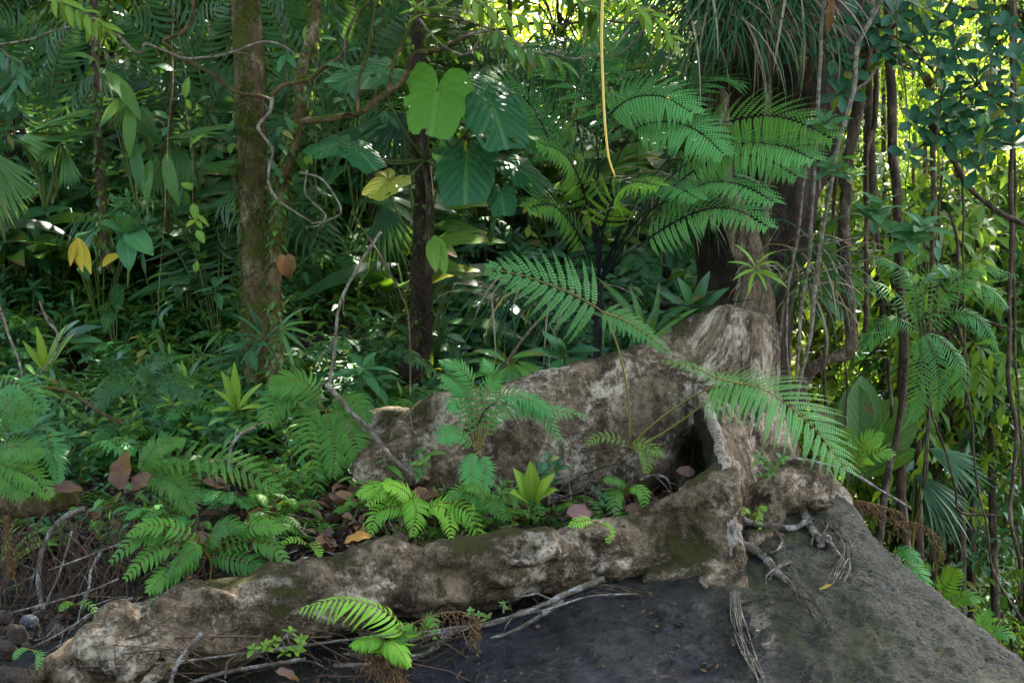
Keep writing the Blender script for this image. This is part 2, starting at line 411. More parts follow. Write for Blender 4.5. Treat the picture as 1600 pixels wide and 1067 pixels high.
# ---------------------------------------------------------------- boulder
def build_boulder():
    mb = MB()
    hull(mb, [P(*a) for a in [(735, 1000, 5.45), (1000, 905, 5.8), (1150, 860, 6.0), (1262, 780, 6.15), (1300, 785, 6.15), (1345, 820, 6.1), (1480, 937, 5.9), (1605, 1058, 5.6), (1700, 1150, 5.4),
        (590, 1085, 5.0), (560, 1500, 4.4), (1000, 1500, 3.8), (1500, 1500, 3.9), (1800, 1500, 4.6), (1100, 1000, 5.42), (1250, 980, 5.35), (1400, 1040, 5.1), (1270, 900, 7), (1700, 1350, 6.5), (700, 1200, 6.5), (900, 1050, 5.15)]])
    def disp(p):
        d = .07 * noise.noise(p * 1.4) + .03 * noise.noise(p * 4 + V(3, 1, 2)) + .015 * noise.fractal(p * 8, .45, 2.1, 5)
        r = noise.noise(V(p.x * 2.2 + p.z * 2, p.y * 2, p.z * 7 - p.x * 2)); d += .03 * max(0, r - .1) + .02 * abs(noise.noise(V(p.x * 3 - p.z * 2, p.y * 3, p.z * 9)))
        return d
    me = solid(mb, .0145, 12, disp, 'boulder'); me.materials.append(M['rock'])
    me.polygons.foreach_set('use_smooth', [True] * len(me.polygons))
    o = bpy.data.objects.new('boulder', me); COL.objects.link(o)
    tag(o, 'huge dark wet boulder under the buttress roots, mossy along its sloping side', 'boulder')
build_boulder()

# ---------------------------------------------------------------- buttressed tree
def build_tree():
    mb = MB()
    # long rear buttress wall
    back = [(565, 752, 6.35, 22, .07), (600, 725, 6.4, 42, .10), (640, 708, 6.42, 58, .12), (690, 695, 6.45, 80, .13), (745, 688, 6.5, 84, .12), (800, 682, 6.55, 88, .11), (850, 675, 6.6, 96, .11), (900, 670, 6.65, 103, .11), (960, 665, 6.7, 112, .11), (1010, 658, 6.75, 120, .11),
            (1050, 650, 6.8, 128, .11), (1080, 645, 6.85, 133, .12), (1105, 638, 6.88, 146, .13), (1135, 634, 6.92, 156, .14), (1160, 640, 6.98, 164, .16)]
    sweep(mb, back, 70, 24, .9)
    mb.blob(P(697, 648, 6.4), (.11, .10, .10)); mb.blob(P(730, 640, 6.5), (.13, .1, .09)); mb.blob(P(640, 715, 6.38), (.15, .12, .13))
    # second low root going behind, to the left
    sweep(mb, [(545, 665, 6.9, 22, .08), (580, 665, 6.85, 26, .08), (640, 668, 6.8, 28, .08), (690, 690, 6.7, 30, .08)], 12, 12)
    # flare of the trunk on the right
    hull(mb, [P(*a) for a in [(1165, 505, 7.05), (1182, 505, 7.1), (1165, 505, 7.25), (1186, 510, 7.25), (1196, 545, 7.2), (1214, 600, 7.15), (1238, 680, 7.1), (1250, 760, 6.9), (1240, 860, 6.6), (1130, 860, 6.8), (1110, 700, 6.98), (1100, 600, 6.95), (1180, 560, 6.78), (1195, 700, 6.55), (1200, 800, 6.35), (1232, 700, 7.4)]])
    mb.tube([P(*a) for a in spl([(1050, 782, 5.76), (1085, 760, 5.82), (1108, 740, 5.9), (1122, 712, 6.0), (1124, 685, 6.1)], 20)], .03, 8)
    hull(mb, [P(*a) for a in [(1085, 762, 5.84), (1122, 715, 6.0), (1130, 740, 5.9), (1140, 790, 5.8), (1090, 800, 5.76), (1095, 770, 5.92), (1135, 760, 6.0), (1128, 715, 6.08)]])
    q = spl([V(*P(1178, 640, 7.05), .10), V(*P(1176, 540, 7.05), .13), V(*P(1180, 490, 7.05), .105), V(*P(1180, 440, 7.05), .092), V(*P(1170, 400, 7.05), .078), V(*P(1156, 360, 7.1), .066), V(*P(1140, 310, 7.2), .06), V(*P(1126, 240, 7.35), .06), V(*P(1120, 150, 7.5), .06)], 50)
    mb.tube([V(a[0], a[1], a[2]) for a in q], [a[3] for a in q], 14)
    # ridge of the front buttress: thin plank from trunk towards the camera
    rid = [(1090, 604, 6.66), (1108, 645, 6.32), (1124, 690, 6.08), (1133, 740, 5.9), (1143, 800, 5.74), (1152, 860, 5.66), (1153, 905, 5.62)]
    for a, b in zip(rid[:-3], rid[1:-2]):
        pts = []
        for (x, y, Y) in (a, b):
            pts += [P(x - 4, y, Y), P(x + 4, y, Y), P(lerp(x, 1180, .35), y, lerp(Y, 6.9, .45)), P(x - 14, y + 6, lerp(Y, 6.85, .5)), P(1205, y, 6.9), P(x - 24, y + 10, 6.9)]
        hull(mb, pts)
    hull(mb, [P(*a) for a in [(1142, 735, 6.02), (1155, 735, 6.1), (1155, 905, 5.76), (1162, 905, 5.78), (1155, 800, 5.88), (1195, 740, 6.6), (1200, 880, 6.5), (1150, 900, 6.3), (1130, 740, 6.3)]])
    mb.tube([P(*a) for a in spl(rid, 26)], lambda t: .016 + .026 * t, 10)
    # front buttress: a thin curved wall that becomes the long surface root
    front = [(1148, 826, 5.76, 100, .05), (1125, 828, 5.72, 92, .06), (1092, 832, 5.72, 78, .07), (1050, 838, 5.74, 64, .08), (1000, 855, 5.74, 56, .09), (930, 860, 5.68, 50, .12), (870, 879, 5.62, 50, .13), (800, 884, 5.58, 57, .14), (740, 897, 5.55, 57, .14), (660, 912, 5.5, 54, .13), (600, 904, 5.48, 64, .15),
             (540, 926, 5.44, 62, .15), (480, 936, 5.42, 64, .15), (400, 959, 5.38, 66, .15), (320, 980, 5.34, 72, .16), (250, 1002, 5.3, 68, .15), (190, 1024, 5.26, 66, .13), (130, 1050, 5.2, 50, .1), (90, 1085, 5.1, 40, .09)]
    sweep(mb, front, 110, 24, .92)
    sweep(mb, [(1143, 770, 5.86, 30, .035), (1125, 765, 5.82, 22, .035), (1095, 775, 5.78, 20, .04), (1060, 795, 5.76, 20, .05)], 12, 10)
    sweep(mb, [(1150, 905, 5.62, 24, .06), (1100, 885, 5.6, 20, .06), (1050, 895, 5.62, 14, .06), (1000, 905, 5.62, 12, .06)], 12, 10)
    for a in [(838, 838, 5.47, .085, .05, .045), (800, 845, 5.5, .07, .05, .05), (868, 858, 5.48, .05, .05, .04), (695, 872, 5.46, .09, .07, .07), (610, 862, 5.42, .1, .07, .05), (570, 868, 5.42, .08, .06, .05), (650, 930, 5.4, .12, .06, .08), (260, 975, 5.22, .09, .06, .1), (180, 975, 5.2, .1, .08, .09), (200, 1035, 5.15, .12, .07, .07),
              (150, 1010, 5.15, .09, .08, .1), (500, 900, 5.36, .1, .06, .08), (440, 985, 5.3, .14, .05, .06), (330, 940, 5.24, .1, .05, .06), (300, 1010, 5.22, .15, .07, .06), (960, 880, 5.58, .12, .06, .05), (930, 835, 5.58, .07, .06, .05), (770, 900, 5.45, .1, .06, .06)]:
        mb.blob(P(*a[:3]), a[3:])
    # folded lip
    mb.tube([P(*a) for a in spl([(775, 868, 5.43), (800, 880, 5.41), (835, 876, 5.40), (862, 858, 5.42), (862, 838, 5.44), (840, 832, 5.46)], 24)], .024, 8)
    # knobby foot gripping the rock
    g = random.Random(3)
    for i in range(26):
        t = g.random(); mb.blob(P(1098 + 62 * t + g.uniform(-5, 5), 893 + 32 * math.sin(t * 2.6) * g.random() + 14 * t, 5.52 + g.uniform(-.04, .05)), g.uniform(.016, .034), 5)
    for (x, y, x2, y2) in [(1105, 895, 1100, 922), (1125, 905, 1118, 925), (1150, 905, 1148, 945), (1160, 900, 1163, 935), (1140, 915, 1135, 930), (1100, 900, 1110, 930)]:
        mb.tube([P(x, y, 5.52), P(lerp(x, x2, .5) + 4, lerp(y, y2, .5), 5.48), P(x2, y2, 5.5)], [.03, .026, .016], 8)
    # stumpy roots on the right side gripping the boulder
    sweep(mb, [(1155, 800, 6.2, 30, .09), (1185, 795, 6.12, 34, .1), (1215, 778, 6.1, 40, .1), (1245, 760, 6.15, 42, .1), (1268, 765, 6.2, 36, .09), (1284, 785, 6.25, 14, .06)], 24, 16)
    sweep(mb, [(1150, 845, 5.8, 22, .07), (1180, 842, 5.85, 16, .06), (1210, 830, 5.95, 12, .05), (1235, 822, 6.0, 9, .04)], 14, 10)
    for (x0, y0, x1, y1) in [(1190, 800, 1195, 828), (1215, 790, 1212, 812), (1240, 785, 1243, 800), (1262, 780, 1264, 795), (1272, 775, 1285, 795), (1228, 745, 1232, 790)]:
        mb.tube([P(x0, y0, 6.04), P(x1, y1, 6.0)], [.06, .045], 8)
    sweep(mb, [(1262, 720, 6.9, 16, .08), (1290, 760, 6.85, 22, .08), (1312, 800, 6.8, 24, .08), (1330, 840, 6.75, 16, .06)], 14, 12)
    # left end fans out into smaller roots
    for rt in [[(330, 1000, 5.22, .05), (262, 1010, 5.12, .045), (215, 1035, 5.05, .035), (180, 1080, 5.0, .03)], [(120, 1010, 5.15, .05), (80, 1035, 5.1, .038), (40, 1060, 5.05, .033), (-10, 1090, 5, .03)], [(230, 945, 5.3, .035), (190, 958, 5.3, .03), (150, 985, 5.25, .03), (110, 1025, 5.15, .03)],
               [(300, 990, 5.15, .03), (280, 1030, 5.08, .028), (240, 1060, 5.02, .025), (200, 1090, 5.0, .02)]]:
        q = spl([V(*a) for a in rt], 18); mb.tube([P(a[0], a[1], a[2]) for a in q], [a[3] for a in q], 8)
    def disp(p):
        d = .022 * noise.noise(p * 4.5) + .014 * noise.noise(p * 11 + V(5, 2, 1)) + .006 * noise.fractal(p * 30, .8, 2.1, 3)
        fl = sm(1.2, 1.6, p.x) * sm(.9, 1.1, p.z)     # vertical fluting of the trunk flare
        d += fl * .05 * noise.noise(V(p.x * 16 + p.z * 4, p.y * 16, p.z * 2.5))
        fr = sm(6.1, 5.8, p.y) * sm(1.2, .9, p.x)
        d += fr * .014 * noise.noise(V(p.x * 5 - p.z * 14, p.y * 10, p.z * 22 + p.x * 6))
        return d
    me = solid(mb, .0125, 5, disp, 'tree_solid')
    n = len(me.vertices); co = np.empty(n * 3); me.vertices.foreach_get('co', co); co = co.reshape(-1, 3)
    vx = 800 + co[:, 0] / co[:, 1] / K; vy = 533.5 - (co[:, 2] - CZ) / co[:, 1] / K
    ga = lambda x, y, sx, sy: np.exp(-((vx - x) / sx) ** 2 - ((vy - y) / sy) ** 2)
    push = np.where(co[:, 1] > 6.25, .22 * ga(1090, 725, 22, 30), 0) + np.where(co[:, 1] < 6.0, .10 * ga(1092, 826, 34, 34) + .04 * ga(930, 870, 30, 16) + .05 * ga(720, 905, 45, 20) + .04 * ga(560, 900, 30, 20), 0)
    co[:, 1] += push; me.vertices.foreach_set('co', co.ravel()); me.update()
    nf = len(me.polygons); cen = np.empty(nf * 3); me.polygons.foreach_get('center', cen); cen = cen.reshape(-1, 3)
    px = 800 + cen[:, 0] / cen[:, 1] / K
    cls = np.zeros(nf, int)                                       # 0 trunk flare
    pyf = 533.5 - (cen[:, 2] - CZ) / cen[:, 1] / K; fr = ((cen[:, 1] < 6.02) & (px < 1163)) | ((cen[:, 1] < 6.34) & (px < 1187) & (pyf < 765)); bk = (px < 1110) & ~fr
    lowr = (px > 1150) & (px < 1300) & (cen[:, 1] < 6.33) & ~fr; far = (px > 1265) & (cen[:, 1] > 6.4)
    pyc = 533.5 - (cen[:, 2] - CZ) / cen[:, 1] / K; cls[(pyc < 462) & (px > 1090)] = 5
    cls[bk & (cls == 0)] = 1; cls[fr] = 2; cls[lowr] = 3; cls[far] = 4
    rp = np.array([P(*a) for a in spl(rid, 60)]); dm = np.min(np.linalg.norm(cen[:, None, :] - rp[None, :, :], axis=2), axis=1) if nf < 1 else np.array([1.0] * nf)
    near_ = (cen[:, 1] < 6.8) & (px > 1080) & (px < 1170); ii = np.where(near_)[0]
    for s_ in range(0, len(ii), 4000): dm[ii[s_:s_ + 4000]] = np.min(np.linalg.norm(cen[ii[s_:s_ + 4000], None, :] - rp[None], axis=2), axis=1)
    pyf = 533.5 - (cen[:, 2] - CZ) / cen[:, 1] / K
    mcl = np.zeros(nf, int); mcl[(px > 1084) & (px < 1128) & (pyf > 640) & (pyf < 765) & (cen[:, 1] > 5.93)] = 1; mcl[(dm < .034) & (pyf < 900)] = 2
    root = thing('buttressed_tree', 'giant tree with pale mottled buttress roots spreading over the boulder', 'tree', P(1180, 700, 7))
    fv = np.empty(len(me.loops), dtype=np.int64); me.loops.foreach_get('vertex_index', fv)
    ls = np.empty(nf, dtype=np.int64); lt = np.empty(nf, dtype=np.int64); me.polygons.foreach_get('loop_start', ls); me.polygons.foreach_get('loop_total', lt)
    vn = np.empty(n * 3); me.vertices.foreach_get('normal', vn); vn = vn.reshape(-1, 3)
    info = {0: ('trunk_flare', None), 1: ('buttress_root', 'long wall-like buttress behind the ferns'), 2: ('buttress_root', 'front buttress curving down into a long lumpy surface root'), 3: ('buttress_root', 'short stumpy root gripping the top of the boulder'), 4: ('buttress_root', 'thin slab root beyond the boulder'), 5: ('side_stem', 'mossy stem rising from the peak of the buttress')}
    for c in range(6):
        ids = np.where(cls == c)[0]
        if not len(ids): continue
        faces = [fv[ls[i]:ls[i] + lt[i]] for i in ids]
        used = np.unique(np.concatenate(faces)); mp = np.full(n, -1); mp[used] = np.arange(len(used))
        m2 = bpy.data.meshes.new(info[c][0])
        m2.from_pydata([tuple(a) for a in co[used] - np.array(root.location)], [], [tuple(int(k) for k in mp[f]) for f in faces])
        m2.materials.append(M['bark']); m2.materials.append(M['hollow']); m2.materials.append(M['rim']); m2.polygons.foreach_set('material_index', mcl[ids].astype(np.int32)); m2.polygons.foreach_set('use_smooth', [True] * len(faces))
        m2.normals_split_custom_set_from_vertices([tuple(a) for a in vn[used]])
        o = bpy.data.objects.new(info[c][0], m2); COL.objects.link(o); o.parent = root
        if info[c][1]: o['label'] = info[c][1]
    bpy.data.meshes.remove(me)
    # main trunk standing behind the flare
    mb = MB()
    pts = [P(1165, 760, 7.75), P(1160, 600, 7.8), P(1162, 480, 7.85), P(1172, 380, 7.9), P(1186, 270, 8.0), P(1203, 150, 8.05), P(1215, -20, 8.1), P(1225, -300, 8.1), P(1225, -700, 8.1)]
    rr = [.30, .27, .27, .31, .36, .40, .45, .5, .55]
    q = spl([V(*p, r) for p, r in zip(pts, rr)], 90)
    b0 = 0; ns = 72
    for i, a in enumerate(q):
        for j in range(ns):
            an = j / ns * 2 * math.pi
            rad = a[3] * (1 + .09 * math.sin(an * 5 + a[2] * .5) + .05 * math.sin(an * 9 - a[2]))
            p = V(a[0] + math.cos(an) * rad, a[1] + math.sin(an) * rad, a[2])
            rad2 = .05 * noise.noise(V(p.x * 3, p.y * 3, p.z * 1.2)) + .025 * noise.noise(V(p.x * 11, p.y * 11, p.z * 3))
            mb.v.append(p + V(math.cos(an), math.sin(an), 0) * rad2); mb.u.append((j / ns, i / 90)); mb.t.append(.5)
    for i in range(89):
        for j in range(ns): mb.f.append((i * ns + j, i * ns + (j + 1) % ns, (i + 1) * ns + (j + 1) % ns, (i + 1) * ns + j)); mb.m.append(0)
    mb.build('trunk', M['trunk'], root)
    return root
TREE = build_tree()

# ---------------------------------------------------------------- plant builders
UP = V(0, 0, 1); CAM = V(0, -1, 0)
def rv(a=1, g=rnd): return V(g.uniform(-a, a), g.uniform(-a, a), g.uniform(-a, a))
def frond(mb, pts, N=18, L=.15, W=.02, n=None, a0=80, a1=35, droop=.5, t0=.12, mat=0, smat=1, bip=0, r=.003, prof=None, tint=None, sh='tri', sides=(-1, 1), fold=.1, m=26, pin=.5):
    q = spl(pts, m); tint = rnd.random() * .8 if tint is None else tint
    prof = prof or (lambda u: (math.sin(math.pi * (u * .86 + .1)) ** .75))
    mb.tube(q, lambda t: r * (1 - .8 * t), 5, smat, tint)
    for i in range(N):
        u = (i + .5) / N; t = t0 + (1 - t0) * u
        f = t * (m - 1); j = min(int(f), m - 2); p = q[j].lerp(q[j + 1], f - j)
        T = (q[min(j + 2, m - 1)] - q[max(j - 1, 0)]).normalized()
        nn = n if n is not None else UP
        nn = (nn - T * nn.dot(T)); nn = nn.normalized() if nn.length > .05 else perp(T)[1]
        S = T.cross(nn).normalized()
        a = R(lerp(a0, a1, u)) + rnd.uniform(-.06, .06); l = L * prof(u) * rnd.uniform(.9, 1.08)
        if l < .004: continue
        for sg in sides:
            d = (S * sg * math.sin(a) + T * math.cos(a) + nn * .08 + rv(.04)).normalized()
            tn = min(.95, max(0, tint + rnd.uniform(-.15, .15)))
            if not bip:
                if rnd.random() < .02: continue
                if sh == 'strap' and N < 30: d = (S * sg * math.sin(a + .22) + T * math.cos(a + .22) + nn * .08 + rv(.06)).normalized(); mb.leaf(p, d, nn + rv(.15), l, W * (.5 + .5 * prof(u)), 'lance2', droop * rnd.uniform(.7, 1.4), fold, 5, mat, tn, arc=sg * .5)
                else: mb.leaf(p, d, nn + rv(.12), l, W * (.5 + .5 * prof(u)), sh, droop, fold, 3, mat, tn)
            else:
                k = max(5, int(bip * prof(u))); sd = d.cross(nn).normalized(); qd = Quaternion(sd, -droop / k); dd = d.copy(); n2 = nn.copy(); pp = Vector(p); st = l / k
                pl = [pp.copy()]
                for a2 in range(k):
                    v = (a2 + .5) / k; dd = qd @ dd; n2 = qd @ n2; pp = pp + dd * st; pl.append(pp.copy())
                    s2 = dd.cross(n2).normalized(); wl = W * (1 - v ** 1.6) * (.55 + .45 * min(1, v * 6)) * rnd.uniform(.88, 1.1)
                    for g2 in (-1, 1):
                        pd = (s2 * g2 * .88 + dd * .42 - n2 * .12).normalized()
                        mb.quad(pp, pd, n2.cross(pd).normalized() * 1.0, wl, st * pin * 2, mat, tn)
                mb.tube(pl[::2] if len(pl) > 4 else pl, lambda t: r * .35 * (1 - .7 * t), 3, smat, tn, cap=False)
def rosette(mb, p, ax, n, L, W, sh='obov', spread=1.0, mat=0, g=rnd, tier=1, fold=.2, bend=.4, seg=4, droop=0):
    ax = ax.normalized(); A, B = perp(ax); a0 = g.random() * 6
    for i in range(n):
        a = a0 + i * 2.4 + g.uniform(-.25, .25); k = (i + .5) / n
        d = (A * math.cos(a) + B * math.sin(a)) * math.sin(spread * (.55 + .6 * k)) + ax * math.cos(spread * (.55 + .6 * k)) - UP * droop
        l = L * (.6 + .45 * k) * g.uniform(.85, 1.1)
        mb.leaf(p - ax * tier * .25 * L * k, d, ax + rv(.15, g), l, W * l / L, sh, bend, fold, seg, mat, g.random())
def sprig(mb, pts, n, L, W, sh='lance', mat=0, smat=1, r=.004, opp=True, g=rnd, droop=.15, face=None, t0=.15, seg=4, bend=.55, up=.5, ns=5):
    """stem with leaves along it"""
    m = 16; q = spl(pts, m); mb.tube(q, lambda t: r * (1 - .7 * t), ns, smat)
    for i in range(n):
        u = t0 + (1 - t0) * (i + .6) / n; f = min(u, .999) * (m - 1); j = int(f); p = q[j].lerp(q[j + 1], f - j)
        T = (q[j + 1] - q[j]).normalized(); A, B = perp(T); a = i * 1.57 + g.uniform(-.5, .5)
        for sg in ((1, -1) if opp else (1,)):
            d = (A * math.cos(a) + B * math.sin(a)) * sg + T * .55 - UP * droop + rv(.15, g)
            l = L * g.uniform(.65, 1.1) * (1 - .3 * abs(u - .5))
            nn = UP * up + (face if face is not None else CAM * .5) + rv(.25, g)
            mb.leaf(p, d, nn, l, W * l / L, sh, bend, .22, seg, mat, g.random())
    mb.leaf(q[-1], (q[-1] - q[-2]), UP + CAM, L * .8, W * .8, sh, bend, .2, seg, mat, g.random())
def fan(mb, p, d, n, L, spread, k=14, W=.03, mat=0, bend=.5, g=rnd, sh='strap', seg=5, split=.0):
    """radiating ribs: pleated or fan-palm leaf"""
    d = d.normalized(); S = d.cross(n).normalized(); n = S.cross(d).normalized(); tn = g.random()
    for i in range(k):
        a = (i / (k - 1) - .5) * spread; dd = d * math.cos(a) + S * math.sin(a)
        l = L * (1 - .18 * abs(a) / max(.1, spread / 2)) * (1 + g.uniform(-split, split))
        nn = n + S * (.35 if i % 2 else -.35)
        mb.leaf(p + dd * .01, dd, nn, l, W, sh, bend * g.uniform(.85, 1.15), .12 if i % 2 else -.05, seg, mat, min(1, max(0, tn + g.uniform(-.1, .1))))
def heart(mb, p, tip, n, W, mat=0, g=rnd, rag=.06, cup=.12, tint=None):
    """heart-shaped lobed leaf: p petiole joint, tip the apex"""
    d = tip - p; L = d.length; d.normalize(); S = d.cross(n).normalized(); n = S.cross(d).normalized()
    tint = g.random() if tint is None else tint
    na, nr = 56, 9; b = len(mb.v); W *= .5
    for r_ in range(nr + 1):
        k = r_ / nr
        for i in range(na):
            th = (i / na * 2 - 1) * math.pi                       # 0 = tip direction
            c, s = math.cos(th), math.sin(th)
            rad = (1.0 * max(0, c) ** 2.4 + .60 * abs(s) ** 1.3 + .44 * max(0, -c) ** .9)
            rad *= 1 - .72 * max(0, 1 - abs(abs(th) - math.pi) * 3.2)        # sinus
            rad *= 1 - rag * (.5 + .5 * math.sin(abs(th) * 9 + 1)) - rag * .7 * noise.noise(V(th * 3, tint * 20, 0))
            x = s * rad * W * 1.55 * k; y = c * rad * L * k
            z = -cup * L * (k ** 2) * (.7 + .3 * c) + .018 * L * math.sin(abs(th) * 11) * k - .09 * W * math.exp(-abs(x) / (.1 * W)) + .02 * L * noise.noise(V(x * 12 / L * .3, y * 6, tint * 9))
            mb.v.append(p + d * y + S * x + n * z); mb.u.append((.5 + x / W / 2, .35 + .6 * y / L)); mb.t.append(tint)
    for r_ in range(nr):
        for i in range(na):
            j = (i + 1) % na
            if i == na - 1 or (r_ > 2 and noise.noise(V(i * .45, r_ * .9, tint * 50)) > .52): continue
            mb.f.append((b + r_ * na + i, b + r_ * na + j, b + (r_ + 1) * na + j, b + (r_ + 1) * na + i)); mb.m.append(mat)
def pw(w, Y): return w * K * Y                                    # pixel width -> metres
def path(pts, n=30, wig=0, g=rnd):
    q = spl([P(*p[:3]) for p in pts], n)
    if wig:
        s0 = g.random() * 50
        q = [a + V(noise.noise(a * 4 + V(s0, 0, 0)), noise.noise(a * 4 + V(0, s0, 0)), noise.noise(a * 4 + V(0, 0, s0))) * wig for a in q]
    return q
def withY(pts, Y): return [(p[0], p[1], p[2] if len(p) > 2 else Y) for p in pts]

# ---------------------------------------------------------------- stems, branches, lianas, roots
def woody(name, label, cat, pts, Y, w, mat, wig=.02, lump=.35, w2=None, n=None, group=None, ns=None, extra=None):
    pts = withY(pts, Y); n = n or max(14, len(pts) * 9); w2 = w if w2 is None else w2
    q = path(pts, n, wig); mb = MB(); ymid = pts[0][2]
    r1, r2 = pw(w, ymid) / 2, pw(w2, pts[-1][2]) / 2
    if w >= 4 and cat in ('root', 'branch'):
        for k in range(rnd.randint(1, 4)):
            j = rnd.randint(2, n - 3); T = (q[j + 1] - q[j]).normalized(); d = (T * rnd.choice((-1, 1)) * .8 + rv(.8)).normalized(); l = rnd.uniform(.04, .16); rr = lerp(r1, r2, j / n) * .45
            mb.tube([q[j], q[j] + d * l * .4 + rv(.006), q[j] + d * l * .75 + rv(.012) - UP * l * .1, q[j] + d * l - UP * l * .25], lambda t: rr * (1 - .75 * t), 5)
    mb.tube(q, lambda t: lerp(r1, r2, t) * (1 + .25 * noise.noise(V(t * 9, w, 3))), ns or (18 if w > 15 else 8 if w > 4 else 5), lump=lump)
    if extra: extra(mb, q)
    o = mb.build(name, M[mat], None, at=q[-1].copy()); return tag(o, label, cat, group)
def tree(name, label, pts, Y, w, mat, w2=None, n=60, wig=.02, moss=0, base_flare=1.5, climb=0, mossm='moss'):
    pts = withY(pts, Y); q = path(pts, n, wig); w2 = w2 or w
    r1, r2 = pw(w, Y) / 2, pw(w2, Y) / 2
    root = thing(name, label, 'tree', q[-1].copy()); mb = MB(); m = 22 if w > 20 else 12
    rf = lambda t: lerp(r1, r2, t) * (1 + (base_flare - 1) * max(0, (t - .86) / .14) ** 2)
    mb.tube(q, rf, m, lump=.16); mb.build('trunk', M[mat], root)
    if moss:
        mb = MB()
        for i in range(int(moss * 1.8)):
            t = rnd.random() ** .8; f = t * (n - 1.01); j = int(f); p = q[j].lerp(q[j + 1], f - j); a = rnd.random() * 6.28
            if noise.noise(V(p.z * 3, a, 4)) < -.05: continue
            d = V(math.cos(a), math.sin(a), 0); b = p + d * rf(t) * .97
            for k in range(3): mb.leaf(b, d + rv(.8) - UP * .4, UP + rv(.5), rnd.uniform(.015, .045), .006, 'strap', .8, 0, 2, 0)
        o = mb.build('moss', M['moss'], root); o['kind'] = 'stuff'
    if climb:
        mb = MB()
        for i in range(climb):
            t = rnd.random() ** .7; f = t * (n - 1.01); j = int(f); p = q[j].lerp(q[j + 1], f - j); a = rnd.random() * 6.28
            d = V(math.cos(a), math.sin(a), 0); b = p + d * rf(t)
            mb.leaf(b, d * .6 + rv(.5) - UP * .5, d + UP * .5, rnd.uniform(.03, .055), .024, 'ovate', .5, .1, 3, 0)
        o = mb.build('climber_leaves', M['leafA'], root); o['kind'] = 'stuff'
    return root
M['moss'] = leafmat('moss_strands', (.05, .07, .012), (.12, .14, .02), .8, .2, 0)
tree('mossy_trunk_tree', 'stout upright trunk coated in moss and lichen, with thin branches crossing it', [(383, -60), (388, 80), (392, 200), (397, 330), (399, 450), (403, 560), (408, 655)], 7.5, 45, 'mossbark', 44, 70, .01, 2600, 1.55)
tree('leaning_tree', 'slender dark leaning trunk overgrown with small climbing leaves, beside the stout mossy trunk', [(508, -60), (490, 40), (468, 150), (452, 230), (440, 300), (432, 400), (430, 500), (432, 580), (442, 655)], 7.25, 19, 'mossbark', 26, 60, .03, 900, 1.5, 340)
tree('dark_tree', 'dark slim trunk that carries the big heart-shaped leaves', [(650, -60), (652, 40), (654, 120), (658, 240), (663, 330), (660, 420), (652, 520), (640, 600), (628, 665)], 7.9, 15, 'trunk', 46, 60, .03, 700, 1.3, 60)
tree('climber_covered_tree', 'thin dark pole-like trunk lined with overlapping climber leaves', [(146, -60), (150, 80), (152, 180), (156, 260), (160, 340), (165, 420)], 7.6, 11, 'liana', 15, 40, .01, 300, 1.2, 200)
tree('hanging_moss_tree', 'very thin stem hung with bright moss tufts near the top of the slope', [(268, -60), (266, 40), (268, 120), (266, 200), (262, 300), (262, 360)], 8.3, 7, 'mossbark', 8, 40, .02, 900, 1.2)
tree('slim_grey_tree', 'slim straight trunk with pale lichen bands in front of the giant brown trunk', [(1194, -60), (1197, 60), (1198, 170), (1196, 270), (1194, 350), (1190, 430), (1190, 480)], 7.25, 16, 'liana', 15, 44, .008, 160, 1.1)
tree('riverside_tree', 'straight reddish-brown trunk standing just beyond the boulder ridge', [(1388, -60), (1392, 100), (1396, 220), (1402, 330), (1408, 460), (1411, 600), (1408, 720), (1412, 820), (1420, 900), (1424, 1000)], 8.6, 15, 'liana', 15, 80, .015, 200, 1.1)
tree('twin_stemmed_tree', 'thin trunk slanting beside the straight reddish-brown trunk', [(1418, 560), (1408, 640), (1392, 720), (1380, 790), (1372, 860)], 8.4, 8, 'liana', 13, 40, .01, 0, 1.1)
woody('curved_liana', 'thick dark liana that drops straight and then bends sharply sideways to the big root', 'liana', [(1362, -60), (1356, 60), (1338, 180), (1326, 260), (1318, 350), (1322, 430), (1329, 490), (1332, 540), (1318, 556), (1290, 562), (1268, 578), (1255, 600), (1250, 640)], 7.5, 17, 'liana', .015, .3, 20, 100)
woody('twisted_liana', 'dark twisted liana hanging beside the thick bent liana', 'liana', [(1372, -60), (1366, 100), (1366, 190), (1352, 240), (1356, 330), (1354, 450), (1352, 520)], 7.9, 10, 'liana', .02, .3, 7, 60)
woody('hanging_root', 'dark hanging root crossing the bright gap, nearer the leathery leaves', 'hanging root', [(1455, 180), (1460, 300), (1455, 420), (1450, 640), (1446, 760)], 8.8, 9, 'liana', .02, .3, 5, 50)
woody('fallen_branch', 'bare bark-covered branch slanting down among the leathery leaves', 'branch', [(1455, 195), (1480, 235), (1512, 290), (1545, 318), (1580, 340), (1640, 368)], 7.6, 10, 'liana', .01, .3, 8, 40)
